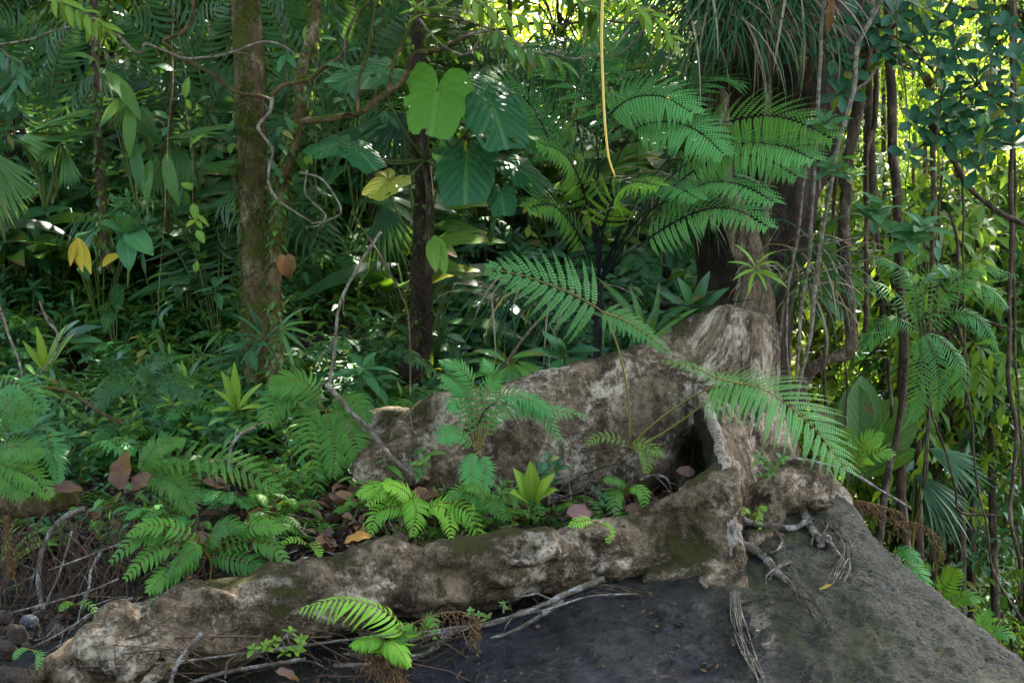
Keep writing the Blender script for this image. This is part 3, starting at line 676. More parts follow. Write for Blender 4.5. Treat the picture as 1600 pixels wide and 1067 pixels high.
for i, (lab, pts, w, Y) in enumerate([
    ('long straight reddish liana hanging in front of the sunlit valley, the thicker of a pair', [(1580, -60), (1582, 120), (1580, 260), (1578, 400), (1576, 560), (1588, 700), (1580, 800), (1592, 890)], 8, 8.0),
    ('thin liana running beside the thicker reddish one', [(1590, -60), (1584, 150), (1588, 330), (1585, 480), (1590, 620), (1600, 760)], 5, 8.1),
    ('grey loose liana looping down past the rock edge', [(1500, 180), (1506, 420), (1505, 560), (1522, 700), (1535, 800), (1556, 900), (1610, 990)], 4, 8.2),
    ('pair of thin dark cords hanging beside the tree fern, the straighter one', [(1470, 260), (1462, 500), (1452, 620), (1440, 760)], 4, 8.3),
    ('thin dark cord with a kink under the tree fern', [(1440, 520), (1455, 640), (1475, 700), (1490, 760), (1500, 800), (1560, 805)], 4.5, 8.4),
    ('fine straight cord dropping behind the fine-cut fern frond', [(1320, 560), (1322, 640), (1323, 700), (1325, 790)], 3, 8.2),
    ('slim dark pole-like root behind the bent liana', [(1312, 100), (1306, 260), (1300, 400), (1290, 560), (1285, 680)], 7, 8.6),
    ('thin reddish root hanging above the big simple leaves', [(1388, 560), (1390, 650), (1385, 720), (1380, 760)], 6, 8.5),
    ('knotted cord with side loops before the bright foliage', [(1480, 330), (1500, 400), (1492, 480), (1512, 560), (1508, 640)], 5, 8.7)]):
    woody('liana', lab, 'liana', pts, Y, w, 'liana', .02, .25, w * .8, 50, 'lianas hanging before the sunlit valley')
for lab, pts, w in [
    ('pale brown stem rising from the root tip and passing left of the ribbed leaves', [(1292, -40), (1284, 60), (1277, 180), (1271, 260), (1268, 350), (1262, 420), (1250, 500), (1244, 620), (1240, 660)], 6),
    ('pale forked stem leaning in front of the giant trunk, crossing near the top', [(1384, -20), (1362, 30), (1340, 74), (1337, 135), (1322, 190), (1310, 230), (1296, 300), (1276, 430), (1266, 520), (1250, 600), (1240, 650)], 7),
    ('short pale side branch of the forked stem', [(1258, -10), (1280, 10), (1298, 34), (1322, 58), (1340, 74)], 4),
    ('wispy side twig reaching right from the forked stem', [(1370, 104), (1358, 124), (1342, 136), (1333, 146)], 4),
    ('thin pale stem standing closest to the buttress shoulder', [(1232, 440), (1228, 520), (1234, 600), (1240, 660)], 4),
    ('slender brown stem curving up from the big root beside the buttress', [(1262, 240), (1254, 310), (1240, 400), (1222, 500), (1216, 570), (1212, 640)], 5),
    ('thin horizontal runner crossing below the ribbed leaves', [(1243, 392), (1290, 382), (1340, 372), (1370, 352)], 3),
    ('thin horizontal vine crossing lower beside the bent liana', [(1240, 432), (1280, 425), (1330, 412), (1392, 400)], 3)]:
    woody('sapling', lab, 'sapling', pts, 7.05, w, 'twig', .01, .2, w, 46, 'pale saplings rising from the buttress')
for lab, pts, Y, w, w2, mat in [
    ('mossy crooked branch arching over the dark gap to the stout trunk', [(300, -20), (304, 20), (290, 48), (258, 62), (262, 70), (285, 88), (318, 108), (345, 128), (368, 144), (398, 148), (420, 154)], 7.1, 6, 7, 'mossbark'),
    ('thin pale branch crossing in front of the stout trunk near the top', [(180, 52), (206, 76), (222, 80), (228, 66), (258, 78), (290, 92), (330, 88), (365, 80), (410, 69), (440, 74), (462, 88)], 7.05, 5, 4, 'twig'),
    ('white-barked twisted twig winding down beside the stout trunk', [(425, 150), (420, 175), (402, 196), (412, 214), (426, 234), (422, 260), (424, 290), (436, 312), (458, 330), (484, 346)], 7.0, 6, 3, 'twig'),
    ('mossy branch rising from the twisted twig up to the top', [(425, 150), (445, 132), (480, 122), (510, 104), (536, 86), (544, 56), (560, 24), (590, -20)], 7.0, 8, 5, 'mossbark'),
    ('thick dark mossy branch below the bluish heart leaf', [(470, 188), (520, 182), (560, 180), (585, 160), (610, 140), (632, 118), (640, 95), (652, 82), (690, 76), (720, 62), (740, 52)], 7.0, 12, 7, 'mossbark'),
    ('thin upright mossy shoot in front of the bluish heart leaf', [(556, 178), (560, 130), (574, 90), (580, 50), (590, -20)], 6.95, 6, 4, 'mossbark'),
    ('thin upright mossy shoot beside the bright heart leaf', [(606, 142), (616, 100), (632, 60), (650, 20), (655, -20)], 6.95, 6, 4, 'mossbark'),
    ('long wiry branch sagging across the gap toward the yellow stem', [(720, 60), (760, 50), (790, 62), (815, 96), (850, 80), (890, 92), (920, 88), (960, 86), (1000, 50), (1012, 20)], 6.9, 4, 3, 'twig'),
    ('dark wiry branch looping under the leafy top sprays', [(655, 30), (670, 50), (700, 76), (730, 84), (752, 60), (770, 30), (760, 0), (770, -30)], 6.9, 4, 3, 'twig'),
    ('arching brown branch near the top with hanging leaves', [(655, 24), (720, 32), (780, 44), (830, 36), (880, 40), (930, 30), (990, 38), (1040, 20)], 6.95, 4, 3, 'liana'),
    ('crooked yellowish twig tangled left of the big leaves', [(466, 272), (500, 280), (520, 300), (535, 330), (512, 346), (486, 352)], 6.9, 4, 3, 'twig'),
    ('curly yellowish twig above the brown hanging leaf', [(478, 266), (476, 300), (492, 318), (510, 336), (500, 350), (480, 352)], 6.85, 3, 2, 'twig'),
    ('fine dead twig leaning across the top left corner', [(0, 70), (50, 62), (90, 46), (130, 40), (180, 52)], 6.9, 4, 3, 'twig'),
    ('straight brown twig leaning over the buttress crest', [(848, 495), (810, 540), (780, 580), (745, 625)], 6.45, 5, 4, 'liana'),
    ('bent dead stick resting against the front fern mound', [(597, 360), (560, 420), (535, 470), (522, 540), (516, 605)], 6.4, 5, 5, 'twig'),
    ('thick pale dead stick leaning on the slope below the bent one', [(512, 600), (545, 640), (580, 672), (612, 712), (645, 748)], 6.25, 8, 7, 'twig'),
    ('long thin mossy vine hanging down to the ground before the buttress', [(548, 330), (590, 390), (628, 460), (640, 520), (640, 600), (645, 680), (650, 760)], 6.3, 3, 3, 'mossbark'),
    ('thin purple-brown twig lying over the rear root, by the moss', [(1156, 330), (1190, 400), (1215, 440)][::-1] and [(1215, 352), (1185, 400), (1165, 440), (1145, 470)], 6.7, 2.5, 2, 'liana'),
    ('thin dark runner above the crest of the buttress', [(1030, 474), (1080, 476), (1130, 476), (1180, 470)], 6.7, 3, 2, 'dark'),
    ('dark stalk standing up in the hollow behind the buttress', [(936, 440), (934, 500), (932, 590)], 7.2, 4, 4, 'dark'),
    ('long mossy fallen stem along the left slope', [(-20, 590), (60, 600), (110, 612), (150, 640), (190, 660)], 6.4, 8, 6, 'mossbark'),
    ('dead grey stick leaning at the left edge', [(-5, 470), (15, 520), (30, 560), (34, 590)], 6.4, 5, 4, 'twig'),
    ('crooked twig standing in the left undergrowth', [(60, 470), (75, 500), (92, 520), (90, 555), (60, 590)], 6.6, 4, 3, 'twig'),
    ('pale snapped root on the leaf litter beside the sword fern', [(355, 735), (360, 700), (375, 680), (400, 668)], 6.15, 6, 5, 'root'),
    ('thin stem angled in the fern patch above the front root', [(745, 665), (760, 640), (778, 628)], 6.05, 3, 2, 'dark'),
    ('slender pinkish twig rising from the young tree fern', [(985, 700), (960, 720), (900, 745), (870, 770)], 6.0, 4, 3, 'liana'),
]:
    woody('branch', lab, 'branch', pts, Y, w, mat, .015, .3, w2, 60)
from mathutils.bvhtree import BVHTree
ROCK = bpy.data.objects['boulder']; RT = BVHTree.FromPolygons([v.co for v in ROCK.data.vertices], [tuple(p.vertices) for p in ROCK.data.polygons])
def rk(px, py, off=.012):
    d = P(px, py, 1) - V(0, 0, CZ); h = RT.ray_cast(V(0, 0, CZ), d.normalized())
    return (h[0].y - off) if h[0] is not None else None
def onrock(pts, off=.012, Y=5.6):
    out = []; last = None
    ys = [rk(p[0], p[1], off) for p in pts]
    f = next((y for y in ys if y), Y)
    for p, y in zip(pts, ys):
        last = y or last or f; out.append((p[0], p[1], last))
    return out
# roots of the bank and of the front buttress
woody('mossy_log', 'short mossy log overhanging the dark undercut bank', 'log', [(-60, 795), (0, 790), (60, 788), (100, 780), (122, 772)], 6.15, 42, 'mossbark', .02, .25, 26)
for lab, pts, Y, w, w2 in [
    ('thick pale bent root hanging in the dark undercut', [(130, 795), (100, 812), (78, 836), (66, 866), (61, 900), (66, 940), (76, 965)], 5.85, 9, 8),
    ('crossed thin root beside the thick bent one', [(112, 830), (105, 860), (92, 900), (72, 945), (55, 985)], 5.8, 4, 3),
    ('long straight purplish root slanting over the undercut', [(190, 850), (130, 872), (75, 890)], 5.7, 4, 3),
    ('long purplish root sloping down to the soil at the left', [(185, 905), (120, 930), (60, 945), (15, 957)], 5.65, 4, 3),
    ('smooth root running under the fern down to the stones', [(205, 935), (150, 955), (100, 985), (50, 1010)], 5.5, 5, 4),
    ('second root running just below the smooth one', [(210, 950), (160, 975), (110, 1000), (60, 1030)], 5.45, 4, 3),
    ('short reddish root leaning in the undercut', [(160, 862), (145, 890), (140, 920), (128, 952)], 5.6, 5, 4),
    ('pale broken stick standing before the front root', [(316, 988), (298, 1010), (278, 1040), (262, 1085)], 4.95, 7, 6),
    ('long thin straight stick lying along the foot of the front root', [(180, 1046), (300, 1030), (420, 1015), (530, 1003), (640, 990), (720, 978)], 5.05, 6, 4),
    ('thin rootlet following the foot of the front root up to the boulder', [(720, 985), (800, 965), (860, 950), (920, 934), (998, 929)], 5.2, 4, 3),
    ('thicker brown side root lifting off the front buttress over the boulder', [(945, 905), (900, 922), (850, 942), (815, 958), (760, 978), (700, 985), (640, 1000)], 5.32, 11, 8),
    ('smooth root curving along the boulder edge', [(880, 940), (840, 960), (800, 985), (755, 1003), (720, 1010)], 5.22, 8, 4),
    ('low root emerging under the bright fern', [(705, 985), (690, 1000), (670, 1015), (600, 1035), (520, 1040)], 5.15, 10, 7),
    ('root lying flat under the front root, dark side', [(480, 1030), (400, 1040), (330, 1055), (270, 1080)], 5.1, 7, 6),
    ('white lichened root forking across the stone hollow', [(1160, 812), (1185, 818), (1215, 822), (1240, 824), (1258, 816), (1262, 808)], 5.75, 11, 9),
    ('steep pale root reaching down onto the boulder top', [(1232, 740), (1240, 765), (1252, 790), (1262, 812), (1275, 832), (1290, 848)], 5.78, 10, 13),
    ('knuckled hooked root end on the boulder', [(1290, 848), (1294, 842), (1286, 836), (1284, 850), (1277, 852)], 5.7, 11, 8),
    ('thin forked root dropping toward the pink dead leaf', [(1203, 820), (1212, 832), (1221, 842), (1218, 856), (1204, 864)], 5.68, 5, 3),
    ('rough dark root running down over the boulder face', [(1160, 852), (1180, 862), (1200, 876), (1215, 890), (1238, 910)], 5.6, 15, 9),
    ('short stubby root tip beside the rough dark one', [(1212, 888), (1222, 882), (1238, 878)], 5.6, 7, 6),
    ('long pale runner root trailing to the right of the stumpy root', [(1190, 735), (1210, 722), (1250, 718), (1300, 730), (1340, 742), (1380, 765), (1426, 795)], 6.1, 6, 4),
    ('thin side runner under the fine-cut frond', [(1270, 752), (1290, 752), (1310, 742)], 6.1, 3, 2),
    ('pale curved root loop in the hollow behind the front buttress', [(1000, 752), (1020, 745), (1042, 748), (1050, 765)], 6.3, 5, 3),
    ('pale dry root arch beside the fern above the front root', [(420, 855), (425, 830), (415, 818), (400, 822), (398, 845)], 5.75, 12, 8)]:
    if any(k in lab for k in ('forking', 'steep pale', 'knuckled', 'forked root dropping', 'rough dark root', 'stubby root tip')): pts = [(a[0], a[1], min(a[2], Y + .25)) for a in onrock(pts, .03, Y)]
    woody('surface_root', lab, 'root', pts, Y, w, 'root', .012, .4, w2, 50)
# fibrous bundles
def bundle(name, label, pts, Y, k, sp, w, mat, seed):
    g = random.Random(seed); mb = MB()
    for i in range(k):
        off = V(g.uniform(-sp, sp), g.uniform(-.02, .02), g.uniform(-sp, sp) * .3)
        q = path(withY(pts, Y), 24, .02 + sp * .6, g); q = [a + off * (.4 + .8 * j / 24) for j, a in enumerate(q)]
        e = g.randint(19, 24); mb.tube(q[:e], pw(w, Y) / 2 * g.uniform(.6, 1.3), 4, cap=False)
    return tag(mb.build(name, M[mat], None, at=P(pts[0][0], pts[0][1], Y)), label, 'roots')

bundle('fibrous_root_bundle', 'rope-like bundle of thin roots trailing down the boulder from the knobby foot', onrock([(1146, 925), (1150, 960), (1160, 1000), (1176, 1040), (1192, 1080)], .03), 5.15, 14, .022, 2, 'twig', 1)
bundle('root_web', 'fine pale web of rootlets on the boulder below the slab root', onrock([(1270, 790), (1300, 820), (1315, 845), (1318, 870), (1305, 905), (1290, 918)], .02), 5.75, 7, .03, 1.6, 'twig', 2)
bundle('hair_root_trail', 'dark hair-thin roots trailing down the middle of the boulder', onrock([(1195, 880), (1240, 920), (1268, 955), (1290, 990), (1330, 1020)], .02), 5.25, 8, .03, 1.6, 'liana', 3)
bundle('rootlet_fringe', 'fringe of rootlets and moss under the middle of the front buttress', onrock([(925, 925), (960, 925), (1000, 930), (1010, 950)], .02), 5.45, 12, .06, 1.5, 'liana', 4)
mb = MB(); mb.tube(path(withY([(942, -30), (940, 60), (942, 130), (945, 190), (950, 240), (955, 260), (962, 278)], 5.6), 50), lambda t: pw(4.6, 5.6) / 2 * (1 - .35 * t - .5 * max(0, t - .93) / .07) * (1 + .22 * max(0, 1 - abs(t * 5 % 1 - .5) * 14)), 10)
tag(mb.build('hanging_yellow_stem', M['rope'], None, at=P(942, 0, 5.6)), 'smooth bright yellow stem hanging straight down from above', 'stem')

# ---------------------------------------------------------------- hero ferns
def pfr(mb, base, f, Y, L, W, N, bip, mat, smat, n=None, droop=.5, t0=.15, Yt=None, **kw):
    """frond given by pixel way-points"""
    pts = [P(*((*a, lerp(Y, Yt if Yt else Y - .12, i / len(f))) if len(a) == 2 else a)) for i, a in enumerate([base] + f)]
    frond(mb, pts, N, pw(L, Y), W, n, droop=droop, t0=t0, mat=0, smat=1, bip=bip, **kw)
def fernplant(name, label, base, Y, fronds, mat, smat, L, W, N, bip=0, n=V(0, -.75, .65), droop=.5, t0=.15, r=.003, cat='fern', group=None, **kw):
    root = thing(name, label, cat, P(base[0], base[1], Y), group)
    for f in fronds:
        pts = [f[i:i + 2] for i in range(0, len(f), 2)]
        plen = sum(math.dist(a, b) for a, b in zip([base] + pts[:-1], pts)); Le = min(L, .34 * plen)
        mb = MB(); pfr(mb, base, pts, Y, Le * rnd.uniform(.92, 1.08), W, N, bip, 0, 1, n=n + rv(.15), droop=droop, t0=t0, r=r, **kw)
        mb.build('frond', [M[mat], M[smat]], root)
    return root
# young tree fern with the two big fronds
root = thing('young_tree_fern', 'young tree fern with two large lacy fronds, one raised, one sweeping over the buttress', 'fern', P(985, 700, 6.25))
NF = V(-.1, -.8, .6)
def hero(pts, Y0, Y1, L, W, N, bip, t0, n=NF, droop=.5, r=.006, mat='tfern', smat='ystem', **kw):
    mb = MB(); k = len(pts) - 1
    frond(mb, [P(x, y, lerp(Y0, Y1, i / k)) for i, (x, y) in enumerate(pts)], N, pw(L, Y1), W, n, droop=droop, t0=t0, bip=bip, r=r, m=40, **kw)
    return mb.build('frond', [M[mat], M[smat]], root)
pk = lambda u: (1 - u) ** .55 * min(1, u * 5 + .75)
hero([(985, 695), (981, 620), (970, 560), (955, 515), (940, 487), (905, 465), (862, 446), (815, 430), (762, 420)], 6.25, 5.85, 96, .024, 13, 19, .53, prof=pk, a0=78, a1=40, droop=.45, n=V(.1, -.9, .45))
hero([(940, 487), (975, 500), (1010, 522), (1045, 550)], 5.95, 5.85, 40, .017, 14, 14, .02, prof=pk, n=V(.2, -.8, .6), a0=70)
hero([(985, 698), (1015, 668), (1055, 637), (1095, 613), (1130, 602), (1165, 601), (1200, 612), (1240, 640), (1280, 678), (1322, 735)], 6.25, 5.55, 108, .0165, 25, 26, .38, prof=lambda u: math.sin(math.pi * (u * .75 + .2)) ** .7, n=V(.25, -.72, .65), a0=82, a1=40, mat='lightfern')
hero([(1160, 600), (1120, 590), (1080, 572), (1032, 563)], 5.85, 5.8, 26, .013, 13, 9, .02, prof=pk, n=V(0, -.7, .7))
hero([(988, 700), (1030, 680), (1075, 650), (1112, 624), (1160, 612), (1200, 640)], 6.25, 5.9, 50, .022, 10, 16, .6, prof=pk, n=V(0, -.7, .7), mat='dfern')
for f in [[(985, 700), (962, 684), (935, 682), (918, 694)], [(985, 700), (1000, 690), (1020, 700), (1033, 712)], [(985, 700), (1005, 705), (1012, 720), (1010, 738)]]:
    hero(f, 6.22, 6.1, 16, .008, 9, 6, .1, n=V(0, -.8, .6), r=.003, mat='brightfern')
# old tree fern with black stalks behind the buttress
root = thing('black_stalked_tree_fern', 'tall tree fern with black stalks fanning lacy fronds across the middle of the picture', 'fern', P(936, 450, 7.6))
mb = MB(); mb.tube(path(withY([(932, 640), (934, 560), (935, 500), (936, 440)], 7.6), 20), .024, 10, lump=.4); mb.build('trunk', M['dark'], root)
for pts, Y1, L, N, bip, t0, mat in [
    ([(936, 440), (985, 395), (1040, 355), (1100, 328), (1150, 328), (1200, 354)], 6.6, 62, 20, 15, .3, 'lightfern'),
    ([(936, 440), (980, 340), (1030, 265), (1100, 205), (1180, 182), (1240, 188), (1300, 216)], 6.4, 80, 24, 18, .4, 'fern'),
    ([(936, 440), (1000, 350), (1060, 285), (1130, 245), (1195, 248), (1245, 275)], 6.6, 66, 22, 18, .35, 'lightfern'),
    ([(936, 440), (932, 330), (940, 210), (975, 160), (1030, 150), (1080, 175)], 6.9, 74, 22, 18, .5, 'lightfern'),
    ([(936, 440), (905, 360), (870, 270), (850, 200), (815, 150), (760, 130)], 7.2, 70, 20, 16, .45, 'tfern'),
    ([(936, 440), (925, 350), (905, 280), (880, 240), (840, 222)], 6.8, 60, 17, 14, .35, 'fern'),
    ([(936, 440), (940, 370), (960, 310), (990, 285), (1030, 290)], 6.7, 56, 16, 14, .3, 'brightfern'),
    ([(936, 440), (915, 390), (890, 345), (860, 320), (825, 325)], 6.9, 50, 14, 12, .3, 'fern'),
    ([(936, 440), (950, 300), (985, 210), (1040, 190), (1090, 205), (1130, 240)], 6.7, 70, 24, 18, .45, 'lightfern'),
    ([(936, 440), (920, 300), (900, 180), (880, 110), (840, 70)], 7.4, 80, 20, 16, .45, 'dfern'),
    ([(936, 440), (935, 260), (925, 130), (950, 70), (1000, 50)], 7.4, 80, 20, 16, .5, 'tfern'),
    ([(936, 440), (980, 330), (1010, 300), (1050, 290), (1090, 310)], 6.6, 56, 16, 14, .4, 'tfern'),
    ([(936, 440), (1000, 330), (1080, 250), (1150, 225), (1220, 228), (1270, 248)], 6.4, 70, 22, 18, .4, 'lightfern'),
    ([(936, 440), (990, 350), (1050, 310), (1110, 285), (1160, 290), (1210, 315)], 6.5, 60, 20, 16, .35, 'lightfern'),
    ([(936, 440), (975, 400), (1000, 400), (1025, 430)], 7.0, 34, 12, 12, .3, 'dfern')]:
    mb = MB(); k = len(pts) - 1
    frond(mb, [P(x, y, lerp(7.6, Y1, i / k)) for i, (x, y) in enumerate(pts)], int(N * 1.2), pw(L, 7.0), .020, V(.1, -.85, .5) + rv(.12), droop=.5, t0=t0, bip=bip, r=.0045, m=36, a0=78, a1=42, pin=.55, prof=lambda u: math.sin(math.pi * (u * .75 + .2)) ** .7)
    mb.build('frond', [M[mat], M['dark']], root)
# pinnate fern above it with horizontal leaflets
fernplant('broad_leaflet_fern', 'fern with broad flat leaflets spread sideways along a green stalk near the top', (1000, 240), 7.4, [(1030, 140, 1075, 40, 1110, -60), (1000, 150, 985, 60, 990, -60), (950, 180, 880, 120, 830, 90), (1060, 160, 1110, 120, 1160, 130)], 'tfern', 'stem', 95, .022, 13, 12, n=V(0, -.6, .7), droop=.3, r=.005)
# right-hand tree fern
fernplant('valley_tree_fern', 'bushy pinnate fern crown perched on the reddish trunk above the valley', (1440, 520), 8.0, [(1400, 460, 1350, 440, 1325, 470), (1420, 440, 1390, 410, 1360, 400), (1450, 440, 1470, 420, 1500, 425), (1490, 450, 1540, 450, 1575, 480), (1490, 490, 1530, 500, 1560, 550), (1440, 560, 1436, 620, 1425, 655), (1400, 500, 1360, 520, 1340, 560), (1480, 450, 1530, 420, 1590, 430), (1430, 450, 1420, 420, 1440, 395), (1470, 530, 1500, 570, 1500, 620), (1455, 540, 1470, 590, 1465, 640)], 'tfern', 'stem', 34, .012, 29, 0, n=V(0, -.5, .8), droop=.7, t0=.08)
FP = [
 ('sword_fern', 'deep green sword fern with broad combed fronds beside the base of the leaning trunk', (508, 640), 6.5, [(470, 605, 435, 620, 415, 665), (485, 650, 487, 710, 497, 778), (535, 650, 552, 690, 566, 738), (480, 600, 450, 595, 425, 610), (540, 620, 560, 635, 575, 660), (515, 660, 522, 700, 520, 745)], 'fern', 42, .020, 20),
 ('tall_dark_fern', 'tall dark glossy fern leaning over the low end of the rear buttress', (748, 705), 6.1, [(745, 620, 720, 575, 688, 565), (735, 630, 715, 600, 692, 592), (760, 620, 770, 590, 755, 565), (790, 630, 840, 640, 880, 692), (780, 620, 830, 625, 862, 650), (720, 680, 700, 675, 692, 690), (735, 720, 738, 750, 740, 795), (780, 645, 850, 640, 915, 650), (722, 640, 712, 625, 708, 640), (760, 730, 752, 760, 750, 800)], 'tfern', 26, .017, 22),
 ('light_green_fern', 'bright light green fern mound in front of the rear buttress, above the front root', (655, 805), 5.95, [(620, 770, 585, 762, 560, 775), (625, 790, 590, 800, 578, 836), (645, 780, 650, 800, 645, 838), (690, 785, 730, 800, 757, 860), (610, 775, 600, 760, 575, 790), (680, 790, 700, 800, 705, 840), (640, 775, 620, 760, 600, 758)], 'brightfern', 26, .014, 18),
 ('light_green_fern', 'smaller light green fern beside the mound, leaning toward the heart of the litter', (780, 800), 5.95, [(750, 770, 720, 765, 700, 780), (770, 780, 775, 790, 790, 812), (800, 775, 825, 775, 840, 790), (760, 775, 745, 760, 730, 765)], 'fern', 20, .016, 13),
 ('bank_fern', 'spreading green fern hanging over the left end of the front root', (320, 870), 5.75, [(260, 835, 215, 840, 172, 878), (270, 850, 230, 870, 195, 905), (310, 850, 290, 870, 262, 900), (375, 845, 420, 850, 452, 885), (370, 830, 410, 820, 440, 830), (290, 880, 255, 900, 232, 925), (350, 870, 390, 880, 410, 900), (330, 840, 350, 820, 380, 825), (285, 830, 240, 820, 200, 835)], 'fern', 28, .020, 15),
 ('front_fern', 'bright fern standing in front of the long surface root, pinnae hanging like combs', (606, 1035), 5.0, [(630, 985, 590, 948, 530, 936, 470, 950), (595, 1000, 570, 1000, 550, 1008), (600, 1005, 620, 1010, 640, 1040)], 'brightfern', 60, .014, 24),
 ('front_fern', 'small upright green fern beside the dry brown one below the front root', (655, 1000), 5.05, [(645, 985, 632, 990, 622, 1008), (665, 975, 675, 965, 680, 1000), (640, 975, 630, 980, 620, 975)], 'fern', 16, .014, 10),
 ('boulder_edge_fern', 'fern arching down along the far edge of the boulder', (1392, 872), 6.8, [(1420, 880, 1440, 900, 1455, 935), (1405, 860, 1420, 862, 1440, 880)], 'tfern', 30, .018, 16),
 ('boulder_edge_fern', 'upright fern just beyond the middle of the boulder edge', (1462, 960), 7.2, [(1470, 930, 1485, 905, 1492, 890), (1450, 930, 1440, 900, 1445, 880), (1490, 940, 1510, 930, 1525, 940)], 'fern', 24, .018, 14),
 ('boulder_edge_fern', 'pale fern near the bottom end of the boulder edge', (1520, 1040), 6.6, [(1515, 1000, 1500, 970, 1490, 960), (1540, 1000, 1560, 985, 1585, 1000), (1530, 1000, 1535, 975, 1545, 955)], 'tfern', 24, .018, 14),
 ('small_fern', 'small fern behind the tip of the lacy frond', (1335, 735), 6.9, [(1330, 710, 1322, 690, 1325, 670), (1350, 715, 1375, 705, 1395, 712), (1345, 700, 1360, 685, 1380, 680), (1310, 720, 1295, 710, 1285, 722)], 'fern', 22, .018, 12),
 ('small_fern', 'tiny lime fern growing on the stumpy root by the ridge', (1178, 815), 5.8, [(1172, 800, 1165, 795, 1160, 805), (1182, 800, 1186, 805, 1188, 828), (1185, 795, 1192, 790, 1196, 798)], 'brightfern', 9, .009, 8),
 ('small_fern', 'small teal fern clinging to the top left of the front root', (262, 930), 5.3, [(245, 935, 238, 945, 234, 960), (255, 945, 250, 955, 248, 965), (268, 935, 272, 945, 270, 958)], 'tfern', 12, .012, 9),
 ('small_fern', 'lone small fern in front of the undercut', (118, 945), 5.4, [(130, 940, 145, 950, 152, 965), (108, 940, 100, 945, 94, 955)], 'fern', 10, .01, 9),
 ('small_fern', 'little fern at the foot of the undercut in the corner', (48, 1015), 5.1, [(35, 1012, 28, 1018, 22, 1030), (60, 1020, 62, 1030, 58, 1045)], 'tfern', 12, .012, 9),
 ('small_fern', 'small fern hanging over the crest of the front root near the pink leaf', (930, 815), 5.65, [(915, 825, 905, 840, 900, 858), (945, 820, 952, 830, 950, 848), (920, 812, 905, 815, 890, 822)], 'brightfern', 14, .011, 10),
 ('small_fern', 'yellow-green fern with two drooping fronds beside the litter hollow', (980, 775), 6.0, [(965, 765, 960, 780, 965, 810), (975, 755, 960, 748, 945, 752), (990, 760, 1005, 770, 1008, 800)], 'fern', 20, .014, 12),
 ('small_fern', 'small yellowish fern above the orange leaf', (480, 850), 5.8, [(470, 845, 455, 842, 440, 850), (490, 850, 498, 860, 500, 870)], 'brightfern', 10, .01, 8),
]
for nm, lab, b, Y, fr, mat, L, W, N in FP:
    fernplant(nm, lab, b, Y, fr, mat, 'ystem', L, W, N, 0, droop=.55 if 'hanging like' not in lab else 1.2, n=V(0, -.75, .65) if 'hanging like' not in lab else V(0, -.45, .9), t0=.12, sh='strap' if mat == 'fern' or mat == 'brightfern' else 'tri')
BP = [
 ('lacy_fern', 'lacy horizontal frond spread over the litter with a pale sheen', (215, 740), 6.1, [(260, 715, 330, 718, 385, 735, 440, 768), (250, 745, 280, 760, 300, 800), (230, 715, 250, 695, 285, 690)], 'fern', 42, .016, 18, 14),
 ('lacy_fern', 'triangular lacy fern facing the viewer at the left', (72, 668), 6.1, [(80, 700, 88, 728, 92, 755)], 'tfern', 55, .017, 12, 14),
 ('lacy_fern', 'lacy fern fringing the mossy log at the left edge', (-20, 720), 6.0, [(20, 730, 50, 745, 78, 775), (0, 740, 20, 760, 40, 775), (10, 700, 40, 700, 60, 715), (0, 650, 20, 630, 50, 660)], 'fern', 34, .015, 16, 12),
 ('lacy_fern', 'blue-green lacy fern high on the left edge with a white sheen', (-30, 640), 6.2, [(10, 600, 40, 610, 70, 640), (0, 620, 20, 640, 30, 670)], 'tfern', 34, .015, 14, 12),
 ('lacy_fern', 'soft lacy fern filling the slope below the fallen stem', (230, 630), 6.9, [(200, 600, 170, 610, 150, 640), (250, 600, 280, 600, 300, 630), (230, 590, 240, 570, 270, 560)], 'dfern', 30, .015, 14, 12),
]
for nm, lab, b, Y, fr, mat, L, W, N, bip in BP:
    fernplant(nm, lab, b, Y, fr, mat, 'stem', L, W, N, bip, n=V(0, -.8, .6), droop=.4, t0=.08, prof=pk if 'triang' in lab else None)
# dry curled fern remains
def dryfern(label, pts, Y, seed, hang=.06):
    g = random.Random(seed); mb = MB(); q = path(withY(pts, Y), 30, .01, g); mb.tube(q, .0025, 5)
    for i in range(int(600 * hang) + 14):
        p = q[g.randint(0, 29)]; d = rv(.6, g) - UP; k = []
        a = g.random() * 6; r = g.uniform(.006, .014)
        for j in range(9):
            c = p + d * hang * j / 8 * g.uniform(.8, 1.1); k.append(c + V(math.cos(a + j) * r, math.sin(a + j) * r, 0))
        mb.tube(k, .0018, 4, cap=False)
        for j in range(1, 9, 2): mb.leaf(k[j], rv(1, g), rv(1, g), .018, .007, 'lance', 1.8, .4, 2)
    tag(mb.build('dry_fern', M['dry'], None, at=q[0]), label, 'dead fern', 'withered fern fronds')
dryfern('curled brown withered fern heaped below the bright front fern', [(575, 1010), (600, 1020), (625, 1035), (610, 1060)], 4.98, 1, .1)
dryfern('row of curled brown fern tips along the root over the boulder', [(640, 975), (680, 960), (720, 955), (745, 965), (740, 990)], 5.1, 2)
dryfern('hanging withered orange-brown fern beyond the top of the boulder', [(1335, 780), (1360, 785), (1385, 792), (1410, 800)], 7.3, 3, .07)
dryfern('thin withered fern frond sagging in front of the reddish trunk', [(1400, 815), (1430, 818), (1455, 830), (1468, 850), (1466, 880)], 7.5, 4, .07)
dryfern('brown dead fern hanging in the undercut below the log', [(8, 805), (12, 830), (16, 860), (18, 890)], 5.8, 5, .05)

